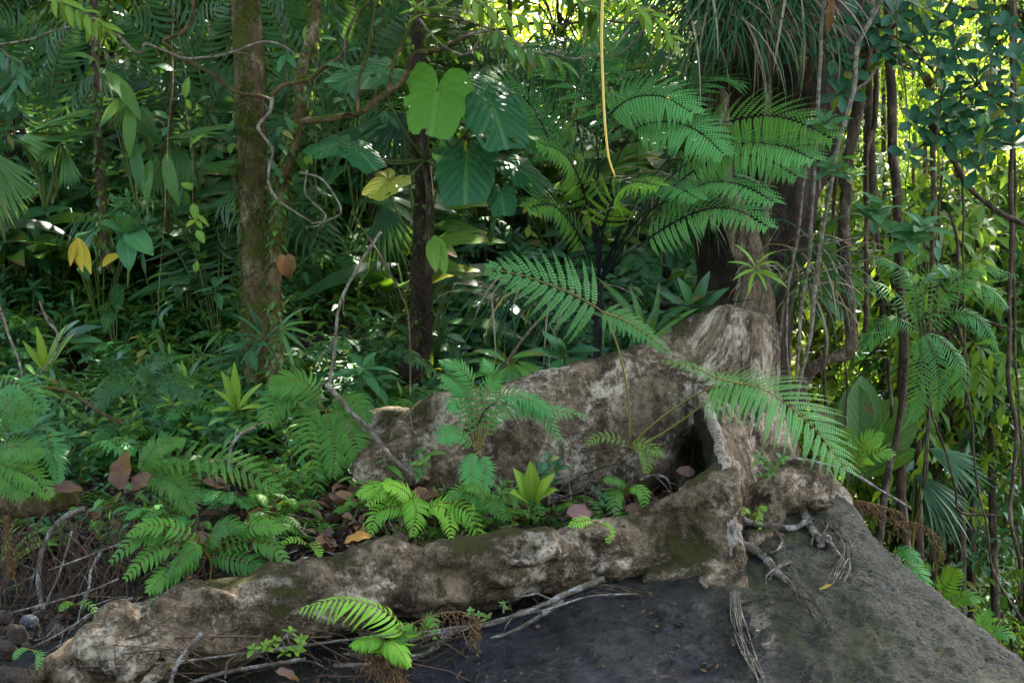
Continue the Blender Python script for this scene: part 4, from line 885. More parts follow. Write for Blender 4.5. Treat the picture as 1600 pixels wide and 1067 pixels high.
# ---------------------------------------------------------------- big-leaved climber
root = thing('heart_leaved_climber', 'climber on the dark slim trunk with huge glossy heart-shaped leaves', 'climbing plant', P(662, 330, 7.6))
mb = MB(); mb.tube(path(withY([(670, 430), (672, 330), (664, 245), (662, 200)], 7.55), 24, .01), .022, 10, lump=.3); mb.build('stem', M['liana'], root)
for a, t, W, n, mat, Y in [
    ((684, 138), (672, 212), 105, (.1, -.9, .5), 'philob', 7.0), ((768, 162), (800, 232), 118, (.3, -.8, .6), 'philo', 7.1), ((727, 248), (727, 318), 104, (0, -.9, .5), 'philo', 7.2),
    ((585, 108), (512, 128), 105, (0, -.6, .9), 'philo', 7.3), ((608, 280), (575, 305), 60, (0, -.7, .8), 'leafA', 7.0), ((530, 222), (478, 236), 70, (-.2, -.7, .8), 'philo', 7.1),
    ((812, 262), (860, 300), 66, (.2, -.7, .8), 'philo', 7.3), ((783, 300), (788, 335), 52, (0, -.9, .4), 'philo', 7.2), ((835, 190), (858, 235), 66, (.3, -.7, .7), 'philo', 7.6), ((732, 128), (745, 160), 80, (0, -.5, .9), 'philo', 7.6), ((560, 235), (590, 262), 55, (0, -.7, .7), 'philo', 7.0)]:
    mb = MB(); p = P(*a, Y); tp = P(*t, Y - .12); mb2 = MB()
    heart(mb, p, tp, V(*n), pw(W, Y), 0, rag=.1)
    s0 = P(664, 250, 7.55); mb.tube(spl([s0, s0.lerp(p, .5) + V(0, -.03, -.05), p], 14), .0065, 6, 1)
    mb.build('leaf', [M[mat], M['stem']], root)
# ---------------------------------------------------------------- pleated and fan leaves
def fanplant(name, label, base, Y, leaves, mat, smat='stem', cat='plant', k=16, seg=6, group=None, split=.04, wm=1.25):
    root = thing(name, label, cat, P(*base, Y), group)
    for (jx, jy, tx, ty, spread, bend, n) in leaves:
        mb = MB(); j = P(jx, jy, Y - .15); t = P(tx, ty, Y - .3); L = (t - j).length
        mb.tube(spl([P(*base, Y), P(*base, Y).lerp(j, .5) + V(0, .03, .03), j], 12), .007, 6, 1)
        fan(mb, j, t - j, V(*n), L, spread, k, L * spread / k * wm, 0, bend, seg=seg, split=split)
        mb.build('leaf', [M[mat], M[smat]], root)
    return root
fanplant('pleated_leaf_plant', 'palm-like plant with big pleated leaves, one shining fan above drooping yellow-green ones', (262, 330), 7.6, [(255, 222, 360, 178, 1.1, .35, (0, -.4, 1)), (250, 225, 212, 165, .8, .5, (0, -.8, .6)), (270, 225, 272, 300, .7, .3, (0, -1, .1)), (245, 240, 238, 305, .5, .2, (0, -1, .1)), (200, 160, 165, 120, .25, .3, (0, -.7, .6)), (205, 150, 172, 195, .35, .4, (0, -1, .2)), (285, 225, 290, 290, .5, .3, (.3, -1, .1)), (212, 185, 202, 230, .4, .2, (0, -1, 0)), (300, 265, 368, 240, .8, .4, (0, -.5, .9))], 'pleat', k=14)
fanplant('pleated_leaf_plant', 'pleated-leaf plant at the left with two raised shining leaves', (70, 330), 7.5, [(45, 210, 135, 155, .75, .35, (0, -.5, .9)), (40, 225, 145, 190, .6, .3, (0, -.5, .9)), (30, 215, 75, 215, .9, .6, (0, -.8, .5)), (100, 230, 110, 290, .5, .3, (0, -1, .2)), (60, 235, 20, 205, .8, .5, (0, -.5, .9)), (95, 215, 60, 245, .7, .5, (0, -.9, .3))], 'pleat', k=12)
fanplant('pleated_leaf_plant', 'pale pleated leaves fanned down at the very left edge', (8, 380), 7.3, [(-15, 235, 30, 330, .6, .3, (0, -1, .2)), (-25, 240, 5, 350, .6, .3, (0, -1, .2)), (-30, 230, 48, 300, .5, .4, (0, -.9, .4))], 'pleat', k=12)
fanplant('fan_palm', 'pale fan palm leaf hanging behind the thick mossy branch', (655, 420), 8.2, [(625, 175, 590, 255, 2.0, .5, (0, -1, .2)), (650, 240, 690, 280, 1.6, .4, (0, -1, .3)), (600, 320, 615, 420, 1.3, .5, (0, -1, .2)), (560, 200, 520, 260, 1.6, .4, (0, -1, .2)), (700, 230, 720, 310, 1.5, .5, (0, -1, .2))], 'palm', k=18, split=.12, wm=.72)
fanplant('fan_palm', 'dark fan palm beyond the boulder with stiff arching fans', (1425, 860), 9.0, [(1450, 700, 1560, 745, 1.1, .5, (0, -.6, .8)), (1430, 740, 1540, 830, 1.0, .6, (0, -.7, .7)), (1440, 780, 1500, 850, .9, .6, (0, -.8, .5))], 'palm', k=18, split=.12, wm=.7)
M['blockleaf'] = leafmat('dark_block_leaf', (.006, .035, .006), (.016, .06, .008), .3, .12, 9)  # dark leaf for the unseen wall, cuts bounced fill light
# broad simple leaves right

def simpleleaves(name, label, base, Y, lv, mat, W=.34, sh='lance', cat='plant', fold=.15, bend=.5, seg=8, smat='stem', wave=.0, group=None, pet=True):
    root = thing(name, label, cat, P(*base, Y), group)
    for (jx, jy, tx, ty) in lv:
        mb = MB(); j = P(jx, jy, Y - .08); t = P(tx, ty, Y - .22); L = (t - j).length
        if pet: mb.tube(spl([P(*base, Y), P(*base, Y).lerp(j, .5) + V(0, .01, .02), j], 8), .004, 5, 1)
        mb.leaf(j, t - j + V(0, 0, bend * .3 * L), V(rnd.uniform(-.3, .3), -.8, .7), L, L * W, sh, bend, fold, seg, 0, wave=wave)
        mb.build('leaf', [M[mat], M[smat]], root)
    return root
simpleleaves('birds_nest_plant', 'rosette of very broad dark paddle leaves beyond the lacy frond', (1330, 760), 8.6, [(1325, 740, 1290, 630), (1335, 740, 1340, 600), (1345, 740, 1400, 620), (1350, 745, 1440, 650), (1350, 750, 1430, 700), (1320, 745, 1275, 690), (1340, 745, 1370, 590)], 'leafA', .38, 'obov', wave=.03)
simpleleaves('strap_leaf_plant', 'yellow-green plant with long drooping straps above the pleated leaves, by the climber-covered pole', (215, 330), 7.4, [(165, 112, 215, 175), (200, 150, 160, 192), (205, 165, 198, 236), (212, 225, 208, 300), (235, 250, 222, 310), (150, 95, 110, 80), (260, 240, 262, 315)], 'pleat', .3, 'lance', bend=.9)
simpleleaves('broad_leaf_plant', 'big smooth leaves slanting between the pale stems and the bent liana', (1290, 480), 8.0, [(1270, 420, 1350, 360), (1265, 430, 1360, 445), (1270, 440, 1320, 500), (1280, 370, 1330, 330), (1300, 350, 1380, 320)], 'leafA', .36, 'lance')
simpleleaves('strap_leaf_plant', 'clump of long strap leaves on the crest behind the raised lacy frond', (1010, 545), 7.1, [(1010, 530, 950, 425), (1010, 530, 985, 455), (1015, 530, 1045, 450), (1020, 530, 1085, 480), (1020, 530, 1075, 510), (1000, 530, 925, 480), (1015, 525, 1110, 440), (1005, 530, 1020, 470)], 'leafA', .13, 'lance', bend=.8)
simpleleaves('broad_leaf_plant', 'dark veined leaves tucked behind the crest of the buttress', (1090, 500), 7.15, [(1080, 490, 1040, 455), (1085, 490, 1070, 440), (1090, 490, 1130, 450), (1090, 495, 1045, 490), (1085, 490, 1100, 430), (1095, 490, 1140, 480)], 'leafB', .34)
simpleleaves('pale_strap_plant', 'small plant with pleated upright leaves and two spread yellow-green tips, above the front root', (830, 800), 5.95, [(828, 790, 818, 740), (830, 790, 836, 735), (828, 785, 808, 768), (832, 785, 860, 762), (834, 790, 850, 745)], 'leafC', .36, 'ovate')
simpleleaves('hanging_spray', 'pinnate seedling with drooping leaflets behind the buttress crest', (790, 575), 6.8, [(785, 570, 740, 560), (785, 568, 745, 580), (790, 570, 775, 610), (795, 570, 795, 612), (800, 570, 812, 608), (805, 570, 830, 600), (790, 565, 755, 545), (810, 565, 850, 590), (800, 560, 840, 550)], 'leafA', .26, 'lance', bend=.9)
simpleleaves('hanging_spray', 'darker seedling with broad drooping leaflets further along the crest', (880, 565), 6.9, [(875, 560, 835, 545), (880, 560, 865, 525), (885, 560, 905, 590), (890, 560, 930, 575), (885, 555, 890, 530), (880, 560, 855, 590), (890, 550, 925, 545)], 'leafB', .34, 'lance', bend=.9)
simpleleaves('tufted_epiphyte', 'pale narrow-leaved epiphyte tufted on the stout trunk', (414, 540), 7.05, [(412, 530, 368, 520), (412, 530, 372, 540), (412, 528, 372, 488), (412, 526, 380, 480), (414, 532, 378, 562), (416, 535, 432, 562), (416, 528, 440, 500), (414, 530, 396, 572), (418, 528, 450, 520), (414, 520, 410, 490)], 'grass', .10, 'lance', bend=1.0, pet=False)
simpleleaves('tufted_epiphyte', 'drooping blade-leaved epiphyte beside the leaning trunk', (440, 520), 6.9, [(438, 515, 470, 500), (438, 515, 465, 545), (438, 515, 455, 570), (436, 515, 478, 520), (438, 512, 460, 480)], 'leafA', .12, 'lance', bend=1.0, pet=False)
simpleleaves('tufted_epiphyte', 'star-shaped epiphyte on the shoulder of the giant buttress', (1180, 425), 6.7, [(1180, 420, 1172, 385), (1180, 420, 1192, 392), (1180, 420, 1202, 405), (1180, 422, 1155, 405), (1180, 422, 1158, 432), (1182, 424, 1210, 425), (1180, 424, 1200, 445), (1180, 424, 1168, 452), (1182, 424, 1225, 445)], 'leafC', .13, 'lance', bend=.9, pet=False)
simpleleaves('broad_green_plant', 'light green plant with upright blades by the foot of the leaning trunk', (372, 655), 6.9, [(370, 640, 366, 578), (370, 640, 345, 610), (372, 640, 395, 600), (370, 640, 335, 640), (374, 640, 405, 632), (370, 640, 350, 590)], 'leafC', .24, 'lance')
simpleleaves('broad_green_plant', 'yellow-green strap plant at the left behind the crooked twig', (75, 590), 6.9, [(72, 580, 60, 520), (76, 580, 98, 520), (74, 580, 82, 510), (70, 580, 40, 540)], 'leafC', .22, 'lance')
simpleleaves('broad_green_plant', 'glossy arching bird-leaf plant in the left undergrowth', (95, 540), 7.1, [(98, 530, 145, 508), (98, 532, 150, 530), (96, 528, 110, 500), (94, 532, 60, 520)], 'leafB', .3, 'lance')
simpleleaves('yellowing_leaf', 'hanging yellow-orange pleated dead leaf in the upper left undergrowth', (118, 385), 7.4, [(118, 375, 108, 410), (120, 372, 122, 420), (122, 372, 138, 422)], 'yellow', .28, 'lance', pet=False)
simpleleaves('yellowing_leaf', 'small yellow leaf beside the oval leaf high on the slope', (182, 400), 7.4, [(188, 396, 160, 412)], 'yellow', .45, 'ovate', pet=False)
simpleleaves('oval_leaf_plant', 'single large oval leaf standing out on the left slope', (200, 450), 7.2, [(200, 365, 196, 418), (198, 360, 232, 395), (205, 362, 190, 335), (198, 362, 160, 345)], 'mela', .5, 'ovate')
simpleleaves('spotted_leaf', 'yellow-tipped drooping leaf in front of the dark slim trunk', (690, 380), 7.3, [(678, 368, 692, 425), (676, 372, 676, 420)], 'leafC', .36, 'ovate', pet=False)
# ribbed rosettes on the right and other leafy tops
def rosplant(name, label, stem, Y, tops, mat, L, W, k, sh='ovate', cat='plant', smat='twig', group=None, spread=1.15, ax=V(0, -.6, .75), bend=.6, wst=3):
    root = thing(name, label, cat, P(stem[-1][0], stem[-1][1], Y), group)
    mb = MB()
    q = path(withY(stem, Y), 24, .01); mb.tube(q, pw(wst, Y) / 2, 6)
    for (x, y) in tops:
        p = P(x, y, Y - .1); c = min(q, key=lambda a: (a - p).length); mb.tube(spl([c, c.lerp(p, .5) + rv(.01), p], 6), pw(wst * .7, Y) / 2, 5)
    mb.build('stem', M[smat], root)
    mb = MB()
    for (x, y) in tops: rosette(mb, P(x, y, Y - .1), ax + rv(.45), k, pw(L, Y) * rnd.uniform(.75, 1.15), pw(L, Y) * W, sh, spread, bend=bend, seg=5)
    mb.build('foliage', M[mat], root); return root
rosplant('ribbed_leaf_shrub', 'shrub sprig with deeply ribbed light leaves in front of the giant trunk', [(1280, 180), (1283, 230), (1280, 300)], 6.6, [(1288, 190), (1294, 262), (1336, 270)], 'mela', 40, .42, 8)
rosplant('ribbed_leaf_shrub', 'larger ribbed-leaf sprig with pale new shoots, right of the bent liana', [(1370, 325), (1368, 350), (1365, 420)], 7.0, [(1366, 338), (1374, 322), (1420, 370), (1440, 352)], 'mela', 56, .42, 8)
rosplant('ribbed_leaf_shrub', 'small shoot of four pointed leaves growing over the boulder edge of the stumpy root', [(1205, 725), (1200, 745)], 6.0, [(1195, 722), (1203, 735), (1190, 742), (1185, 716), (1222, 715)], 'leafA', 20, .4, 5)
rosplant('glossy_seedling', 'dark shiny seedling with crinkled leaves above the front root', [(858, 720), (858, 760), (858, 790)], 5.95, [(858, 718), (852, 735), (870, 730), (858, 755)], 'leafB', 26, .38, 6)
rosplant('leaf_shoot', 'upright seedling with whorled leaves in front of the rear buttress', [(660, 718), (660, 750)], 6.1, [(660, 722), (655, 738)], 'leafA', 28, .32, 6)
rosplant('leaf_shoot', 'lanceolate seedling standing out on the left slope', [(200, 305), (200, 345)], 7.2, [(200, 310), (190, 325), (212, 335), (225, 350)], 'mela', 44, .27, 8, 'lance')
rosplant('leaf_shoot', 'bright small-leaved sprig under the middle of the front root', [(455, 985), (440, 1005), (430, 1020)], 5.1, [(455, 985), (430, 1000), (415, 1008), (470, 1000), (395, 1012), (445, 1018), (462, 1015)], 'leafC', 16, .6, 6, 'ovate')
rosplant('leaf_shoot', 'narrow-leaved sprig on the boulder edge below the front buttress', [(785, 940), (785, 960)], 5.3, [(785, 943), (792, 950)], 'leafA', 15, .35, 6)
rosplant('leaf_shoot', 'tiny leafy sprig by the withered ferns', [(750, 960), (745, 975)], 5.1, [(748, 960), (735, 955), (760, 965)], 'leafA', 14, .5, 4)
for lab, tops, stem in [
    ('leathery oval-leaved shrub nearest the giant trunk', [(1285, 60), (1310, 85), (1320, 110), (1260, 85), (1300, 30), (1340, 20), (1315, 145)], [(1310, 110), (1380, 60), (1440, -20)]),
    ('leathery-leaved branch spreading over the top right, upper part', [(1400, 20), (1440, 50), (1370, 40), (1415, 70), (1380, 80), (1450, 10), (1490, 30), (1530, 15), (1570, 40), (1405, 100), (1350, 60)], [(1430, 110), (1460, 50), (1500, -20)]),
    ('leathery-leaved branch with the most densely whorled shiny leaves', [(1480, 105), (1500, 140), (1470, 150), (1520, 165), (1550, 150), (1500, 180), (1540, 190), (1470, 185), (1560, 120), (1590, 150), (1525, 120), (1440, 90), (1595, 190), (1490, 75), (1545, 80), (1590, 90)], [(1458, 205), (1500, 160), (1560, 100), (1620, 40)]),
    ('loose dark leaves hanging beneath the leathery branch', [(1500, 215), (1480, 210), (1535, 215), (1580, 225), (1525, 260), (1430, 190), (1420, 240)], [(1490, 200), (1520, 215), (1600, 230)])]:
    rosplant('leathery_leaf_shrub', lab, stem, 7.4, tops, 'clusia', 44, .44, 7, 'obov', 'shrub', 'liana', spread=1.2, wst=5, bend=.5, ax=V(0, -.8, .6))
rosplant('vine_leaf_spray', 'pale star of leaves caught by light at the top centre', [(660, -20), (665, 15)], 6.8, [(662, 14), (650, 10), (690, 8)], 'leafC', 34, .3, 6, 'lance')
for lab, stem, n_, mat in [
    ('leafy vine spray hanging at the top, left of the yellow stem', [(700, -40), (740, 0), (790, 20), (850, 30)], 12, 'leafC'),
    ('leafy vine spray drooping close beside the yellow stem', [(860, -40), (900, 0), (930, 20), (950, 60)], 11, 'leafA'),
    ('leafy vine spray spreading right of the yellow stem', [(960, -40), (990, 10), (1020, 25), (1050, 60)], 10, 'leafC'),
    ('leafy vine spray trailing above the bright gap', [(760, 20), (790, 60), (830, 80), (880, 100)], 12, 'leafA'),
    ('small-leaved spray at the top left corner catching light', [(60, -20), (100, 5), (130, 20), (160, 40)], 10, 'leafC'),
    ('leafy spray left of the dark pole', [(-20, 60), (15, 90), (30, 120), (20, 150)], 9, 'leafB')]:
    mb = MB(); Y = 6.7; sprig(mb, [P(*a, Y) for a in stem], n_, .14, .045, 'lance', r=.004, droop=.5, bend=.7)
    tag(mb.build('leafy_spray', [M[mat], M['twig']], None, at=P(*stem[0], Y)), lab, 'vine')
# thin hanging vines with a few leaves
g = random.Random(77)
for i in range(26):
    x = g.uniform(170, 1040) if i < 18 else g.uniform(1260, 1560); Y = g.uniform(6.8, 8.2); y1 = g.uniform(160, 520); dx = g.uniform(-50, 50); mb = MB()
    q = path(withY([(x, -40), (x + dx * .3 + g.uniform(-12, 12), y1 * .4), (x + dx * .7 + g.uniform(-12, 12), y1 * .75), (x + dx, y1)], Y), 40, .03, g)
    mb.tube(q, lambda t, r=g.uniform(.002, .0045): r * (1 - .5 * t), 5, 1)
    for k in range(g.randint(3, 14)):
        p = q[g.randint(6, 39)]; mb.leaf(p, rv(1, g) + V(0, -.3, -.4), UP + CAM, g.uniform(.06, .12), g.uniform(.03, .05), g.choice(('ovate', 'lance')), .6, .2, 4, 0)
    tag(mb.build('hanging_vine', [M[g.choice(('leafA', 'leafB', 'leafC'))], M[g.choice(('twig', 'liana', 'mossbark'))]], None, at=q[0]), 'thin sparsely leaved vine hanging from the crown ' + ('above the bank' if i < 18 else 'before the valley'), 'vine', 'thin vines hanging ' + ('above the bank' if i < 18 else 'before the valley'))
# hanging grasses
def hanggrass(label, xs, ys, Y, ln, k, seed, mat='grass', out=.25, W=.011):
    g = random.Random(seed); mb = MB()
    for i in range(k):
        x = g.uniform(*xs); y = g.uniform(*ys); p = P(x, y, Y + g.uniform(-.1, .15)); l = g.uniform(*ln); dead = g.random() < .22
        mb.leaf(p, V(g.uniform(-.5, .5), -out - g.random() * .5, g.uniform(-.3, .6)), UP + CAM, l, W * g.uniform(.6, 1.3), 'strap', g.uniform(1.7, 2.5), .2, 9, 1 if dead else 0, twist=g.uniform(-1, 1))
    return tag(mb.build('hanging_grass', [M[mat], M['dry2']], None, at=P(sum(xs) / 2, ys[0], Y)), label, 'grass clump')
M['dry2'] = leafmat('straw', (.20, .14, .08), (.34, .27, .17), .6, .2, 0)
hanggrass('long drooping grass hanging down the giant trunk at the top', (1065, 1185), (-60, 30), 7.35, (.45, .85), 420, 1)
hanggrass('shorter drooping grass right of the slim grey trunk', (1195, 1262), (-50, 20), 7.3, (.25, .7), 150, 2)
hanggrass('dark drooping grass behind the lacy fern fronds', (1000, 1105), (280, 330), 7.6, (.3, .55), 120, 3)
hanggrass('straggly grass hanging in the dark hollow behind the crest', (760, 920), (440, 480), 7.7, (.3, .6), 90, 4, W=.009)
hanggrass('grass tuft beneath the big trunk beside the pale stems', (1225, 1290), (380, 470), 7.3, (.25, .5), 80, 5)
hanggrass('narrow grass blades arching on the buttress shoulder', (1170, 1200), (400, 440), 6.95, (.12, .25), 50, 6, W=.006)
# pinnate palm fronds high up
def palmfrond(pts, Y0, Y1, L, N, n, droop=.9, W=.026):
    mb = MB(); k = len(pts) - 1
    frond(mb, [P(x, y, lerp(Y0, Y1, i / k)) for i, (x, y) in enumerate(pts)], N, pw(L, Y1), W, V(*n), droop=droop, t0=.15, bip=0, r=.008, m=36, a0=70, a1=35, sh='strap')
    return mb
for lab, base, fr in [
    ('feather palm behind the leaning trunk with long bluish leaflets', (520, 260), [([(520, 260), (500, 150), (450, 60), (400, -20)], 70, (.2, -1, .3)), ([(520, 260), (540, 140), (590, 50), (660, 0)], 70, (0, -1, .4)), ([(520, 260), (490, 180), (450, 130), (425, 130)], 62, (.3, -1, .2)), ([(520, 260), (480, 210), (440, 190), (400, 240)], 50, (0, -1, .4)), ([(520, 260), (560, 200), (600, 190), (640, 240)], 60, (0, -1, .4)), ([(520, 260), (505, 120), (480, 30), (470, -60)], 80, (0, -1, .3)), ([(520, 260), (560, 120), (560, 30), (540, -40)], 70, (0, -1, .3))]),
    ('feather palm at the top between the thin mossy stem and the stout trunk', (310, 330), [([(310, 300), (300, 150), (320, 50), (360, -10)], 60, (0, -1, .4)), ([(310, 300), (330, 180), (350, 130), (370, 120)], 60, (0, -1, .4)), ([(310, 300), (280, 150), (230, 60), (180, 20)], 60, (0, -1, .3)), ([(310, 300), (290, 200), (240, 130), (190, 120)], 56, (0, -1, .4)), ([(310, 300), (320, 160), (290, 60), (230, -30)], 66, (0, -1, .3))]),
    ('feather palm in the dark top left corner', (90, 320), [([(90, 300), (80, 150), (100, 60), (150, 0)], 56, (0, -1, .4)), ([(90, 300), (60, 180), (20, 120), (-30, 120)], 56, (0, -1, .4)), ([(90, 300), (110, 200), (150, 130), (200, 120)], 56, (0, -1, .4)), ([(90, 300), (70, 160), (30, 60), (-20, 20)], 60, (0, -1, .4))])]:
    root = thing('feather_palm', lab, 'palm', P(*base, 8.6))
    for pts, L, n in fr: palmfrond(pts, 8.6, 8.1, L, 24, n).build('frond', [M['palm'], M['stem']], root)
# dead leaves and stones one can point at
def deadleaf(label, px, py, Y, L, W, d, n, mat='dead', curl=.9, name='fallen_leaf', sh='ovate'):
    mb = MB(); mb.leaf(P(px, py, Y), V(*d), V(*n), pw(L, Y), pw(W, Y), sh, curl, .35, 12, 0, tint=.5, wave=.09)
    return tag(mb.build(name, M[mat], None, at=P(px, py, Y)), label, 'dead leaf')
deadleaf('large purplish-brown dead leaf standing up in the litter below the left slope', 185, 765, 6.0, 62, 38, (.15, -.1, 1), (-.2, -1, .1), 'dead', .5)
deadleaf('second large brown dead leaf leaning against the standing one', 205, 760, 6.05, 46, 26, (.8, -.1, .5), (0, -1, .4))
deadleaf('brown dead leaf lying above the end of the mossy log', 75, 765, 6.05, 55, 24, (1, 0, .25), (0, -.8, .6))
deadleaf('tan dead leaf curled over the left fern', 298, 838, 5.75, 56, 26, (1, -.1, -.1), (0, -.7, .8), 'dead')
deadleaf('pinkish dead leaf resting upright on the crest of the front root', 885, 800, 5.72, 48, 26, (1, -.05, .1), (0, -.9, .5), 'pink', 1.0)
deadleaf('small purplish dead leaf below the pinkish one', 873, 838, 5.6, 24, 16, (.8, 0, .5), (0, -1, .3), 'pink')
deadleaf('orange fallen leaf at the crest of the front root', 580, 838, 5.55, 50, 20, (-1, -.1, .1), (0, -.7, .8), 'orange')
deadleaf('pink ragged dead leaf lying under the forked root on the boulder', 1205, 840, 5.85, 46, 30, (1, -.1, -.35), (0, -.9, .4), 'pink', 1.2)
deadleaf('brown crumpled leaf hanging beside the leaning trunk', 436, 398, 6.9, 44, 24, (.5, 0, -1), (0, -1, .2), 'dead', .8, 'hanging_dead_leaf')
deadleaf('brown crumpled leaf half folded over the hanging one', 452, 396, 6.88, 42, 20, (.1, -.2, -1), (.3, -1, .2), 'dead', 1.0, 'hanging_dead_leaf')
deadleaf('shredded brown dead frond hanging high on the giant trunk', 1300, -5, 7.0, 60, 18, (-.1, -.1, -1), (0, -1, 0), 'dead', .4, 'hanging_dead_leaf', 'lance')
deadleaf('purple dead leaf in the hollow left of the ridge', 1085, 740, 6.4, 30, 18, (-.8, -.2, .3), (0, -1, .4), 'pink')
deadleaf('brown leaf at the bottom edge below the front root', 430, 1048, 4.95, 44, 18, (1, 0, -.1), (0, -.6, .8), 'dead')
deadleaf('yellow pointed leaf stuck to the boulder by its rootlet', 1280, 920, rk(1285, 918, .02), 22, 6, (1, 0, .4), (0, -1, .2), 'yellow', .3, 'fallen_leaf', 'lance')

# ---------------------------------------------------------------- unseen crown given to the giant tree, shaped to keep sun off the bank
def shade_crown(root, n, box, ok, thr, seed, mat='leafA'):
    g = random.Random(seed); mb = MB()
    for i in range(n):
        x = g.uniform(*box[0]); y = g.uniform(*box[1]); z = g.uniform(*box[2])
        if noise.noise(V(x * .45, y * .45, z * .4)) < (thr(x, y) if callable(thr) else thr) or (z - CZ) / y < .31 or not ok(x, y, z): continue
        mb.leaf(V(x, y, z), V(g.uniform(-1, 1), g.uniform(-1, 1), g.uniform(-.5, .2)), UP + rv(.5, g), g.uniform(.3, .55), g.uniform(.14, .24), 'ovate', .6, .2, 2, 0, g.random() * .9)
    o = mb.build('crown', M[mat], root); o['kind'] = 'stuff'  # out-of-view leaves, placed to block the sun
def limbs(root, foot, c, rad, n, seed):
    g = random.Random(seed); mb = MB()
    for k in range(n):
        a = k * .9 + g.random(); tip = V(c[0] + rad * math.cos(a), c[1] + rad * math.sin(a), g.uniform(8, 10))
        if (tip.z - CZ) / tip.y < .45: tip.z = CZ + .5 * tip.y
        mb.tube(spl([foot, foot.lerp(tip, .5) + V(0, 0, .8), tip], 16), lambda t: .16 * (1 - .8 * t), 8, lump=.2)
    mb.build('limbs', M['trunk'], root)
shade_crown(TREE, 27000, ((-11, 3.6), (3.6, 22), (6, 12)), lambda x, y, z: y < 22 if x < -1 else y < 19, -.43, 11)
limbs(TREE, V(1.5, 8.1, 6.6), (-2.5, 10), 5, 14, 12)
SHADE = thing('added_shade_tree', 'unseen tree added outside the view to shade the boulder and the near valley', 'tree', (8.2, 12.5, -2.3))  # invented tree, added to keep sun off boulder and near valley
mb = MB(); mb.tube(spl([V(8.2, 12.5, -2.6), V(8.1, 12.4, 2), V(8.2, 12.5, 7)], 20), .28, 12, lump=.2); mb.build('trunk', M['trunk'], SHADE)
shade_crown(SHADE, 16000, ((3.0, 13), (6.5, 22), (6.5, 12)), lambda x, y, z: True, lambda x, y: -1 if x < 7.5 and y < 14 else -.03, 13)
limbs(SHADE, V(8.2, 12.5, 6.6), (8, 13.5), 4, 10, 14)

# ---------------------------------------------------------------- repeated plants
def proto(name, cat, group, label, leaf, stem, mats):
    root = thing(name, label, cat, (0, 0, 0), group)
    if stem and stem.v: stem.build('stem', [M[mats[1]]], root)
    leaf.build('foliage', [M[mats[0]], M[mats[1]]], root)
    return reg(root)
def tilt(g): return V(g.uniform(-.35, .35), g.uniform(-.4, .1), 1)
PROT = {}
def seedling(seed, mat, L, ratio, H, nst, nl, sh='lance', opp=True, droop=.2):
    g = random.Random(seed); lf = MB(); st = MB()
    for s_ in range(nst):
        a = tilt(g).normalized(); b = V(g.uniform(-.05, .05), g.uniform(-.05, .05), 0); h = H * g.uniform(.6, 1.1)
        pts = [b, b + a * h * .5 + rv(.03, g), b + a * h + V(g.uniform(-.1, .1), -.06, 0)]
        q = spl(pts, 12); st.tube(q, lambda t: .004 * (1 - .5 * t), 5)
        lf2 = MB(); sprig(lf2, pts, nl, L, L * ratio, sh, 0, 0, .0001, opp, g, droop, CAM * .7, .2, 4, .7, ns=3)
        b0 = len(lf.v); lf.v += lf2.v; lf.u += lf2.u; lf.t += lf2.t; lf.m += lf2.m; lf.f += [tuple(i + b0 for i in f) for f in lf2.f]
    return lf, st
def rosettes(seed, mat, L, ratio, n, H, k, sh='lance'):
    g = random.Random(seed); lf = MB(); st = MB()
    for s_ in range(k):
        a = tilt(g).normalized(); b = V(g.uniform(-.1, .1), g.uniform(-.1, .1), 0); h = H * g.uniform(.5, 1.1); p = b + a * h
        st.tube(spl([b, b + a * h * .5 + rv(.02, g), p], 8), .004, 5)
        rosette(lf, p, a + V(0, -.35, 0), n, L, L * ratio, sh, 1.25, 0, g, 1, .2, .8, 5, .1)
    return lf, st
def fernclump(seed, L, W, N, k, bip=0, pl=.09):
    g = random.Random(seed); lf = MB()
    for s_ in range(k):
        a = s_ * 2.4 + g.uniform(-.3, .3); d = V(math.cos(a), math.sin(a) * .7 - .35, 0); l = L * g.uniform(.7, 1.1)
        pts = [V(0, 0, 0), d * l * .3 + V(0, 0, l * .5), d * l * .7 + V(0, 0, l * .62), d * l * 1.05 + V(0, 0, l * .4)]
        frond(lf, pts, N, pl, W, UP + CAM * .5, droop=.5, t0=.15, mat=0, smat=1, bip=bip, r=.003, sh='strap' if not bip else 'tri', m=18)
    return lf, None
def straps(seed, L, W, k, H=0):
    g = random.Random(seed); lf = MB()
    for i in range(k):
        a = g.random() * 6.28; d = V(math.cos(a) * .7, math.sin(a) * .5 - .2, g.uniform(.6, 1.5))
        lf.leaf(rv(.03, g) * V(1, 1, 0).length * .5, d, UP + CAM, L * g.uniform(.6, 1.1), W * g.uniform(.7, 1.2), 'lance', g.uniform(.7, 1.6), .25, 7, 0, g.random())
    return lf, None
def broad(seed, L, ratio, k, H):
    g = random.Random(seed); lf = MB(); st = MB()
    for i in range(k):
        a = g.random() * 6.28; top = V(math.cos(a) * .25 * H, math.sin(a) * .2 * H - .05, H * g.uniform(.5, 1)); st.tube(spl([V(0, 0, 0), top * .5 + V(0, 0, .05), top], 8), .006, 5)
        d = V(math.cos(a), math.sin(a) * .7 - .4, g.uniform(-.1, .7)); lf.leaf(top, d, UP + CAM * .7 + rv(.3, g), L * g.uniform(.7, 1.1), L * ratio, 'lance', g.uniform(.5, 1.1), .15, 8, 0, g.random(), wave=.02)
    return lf, st
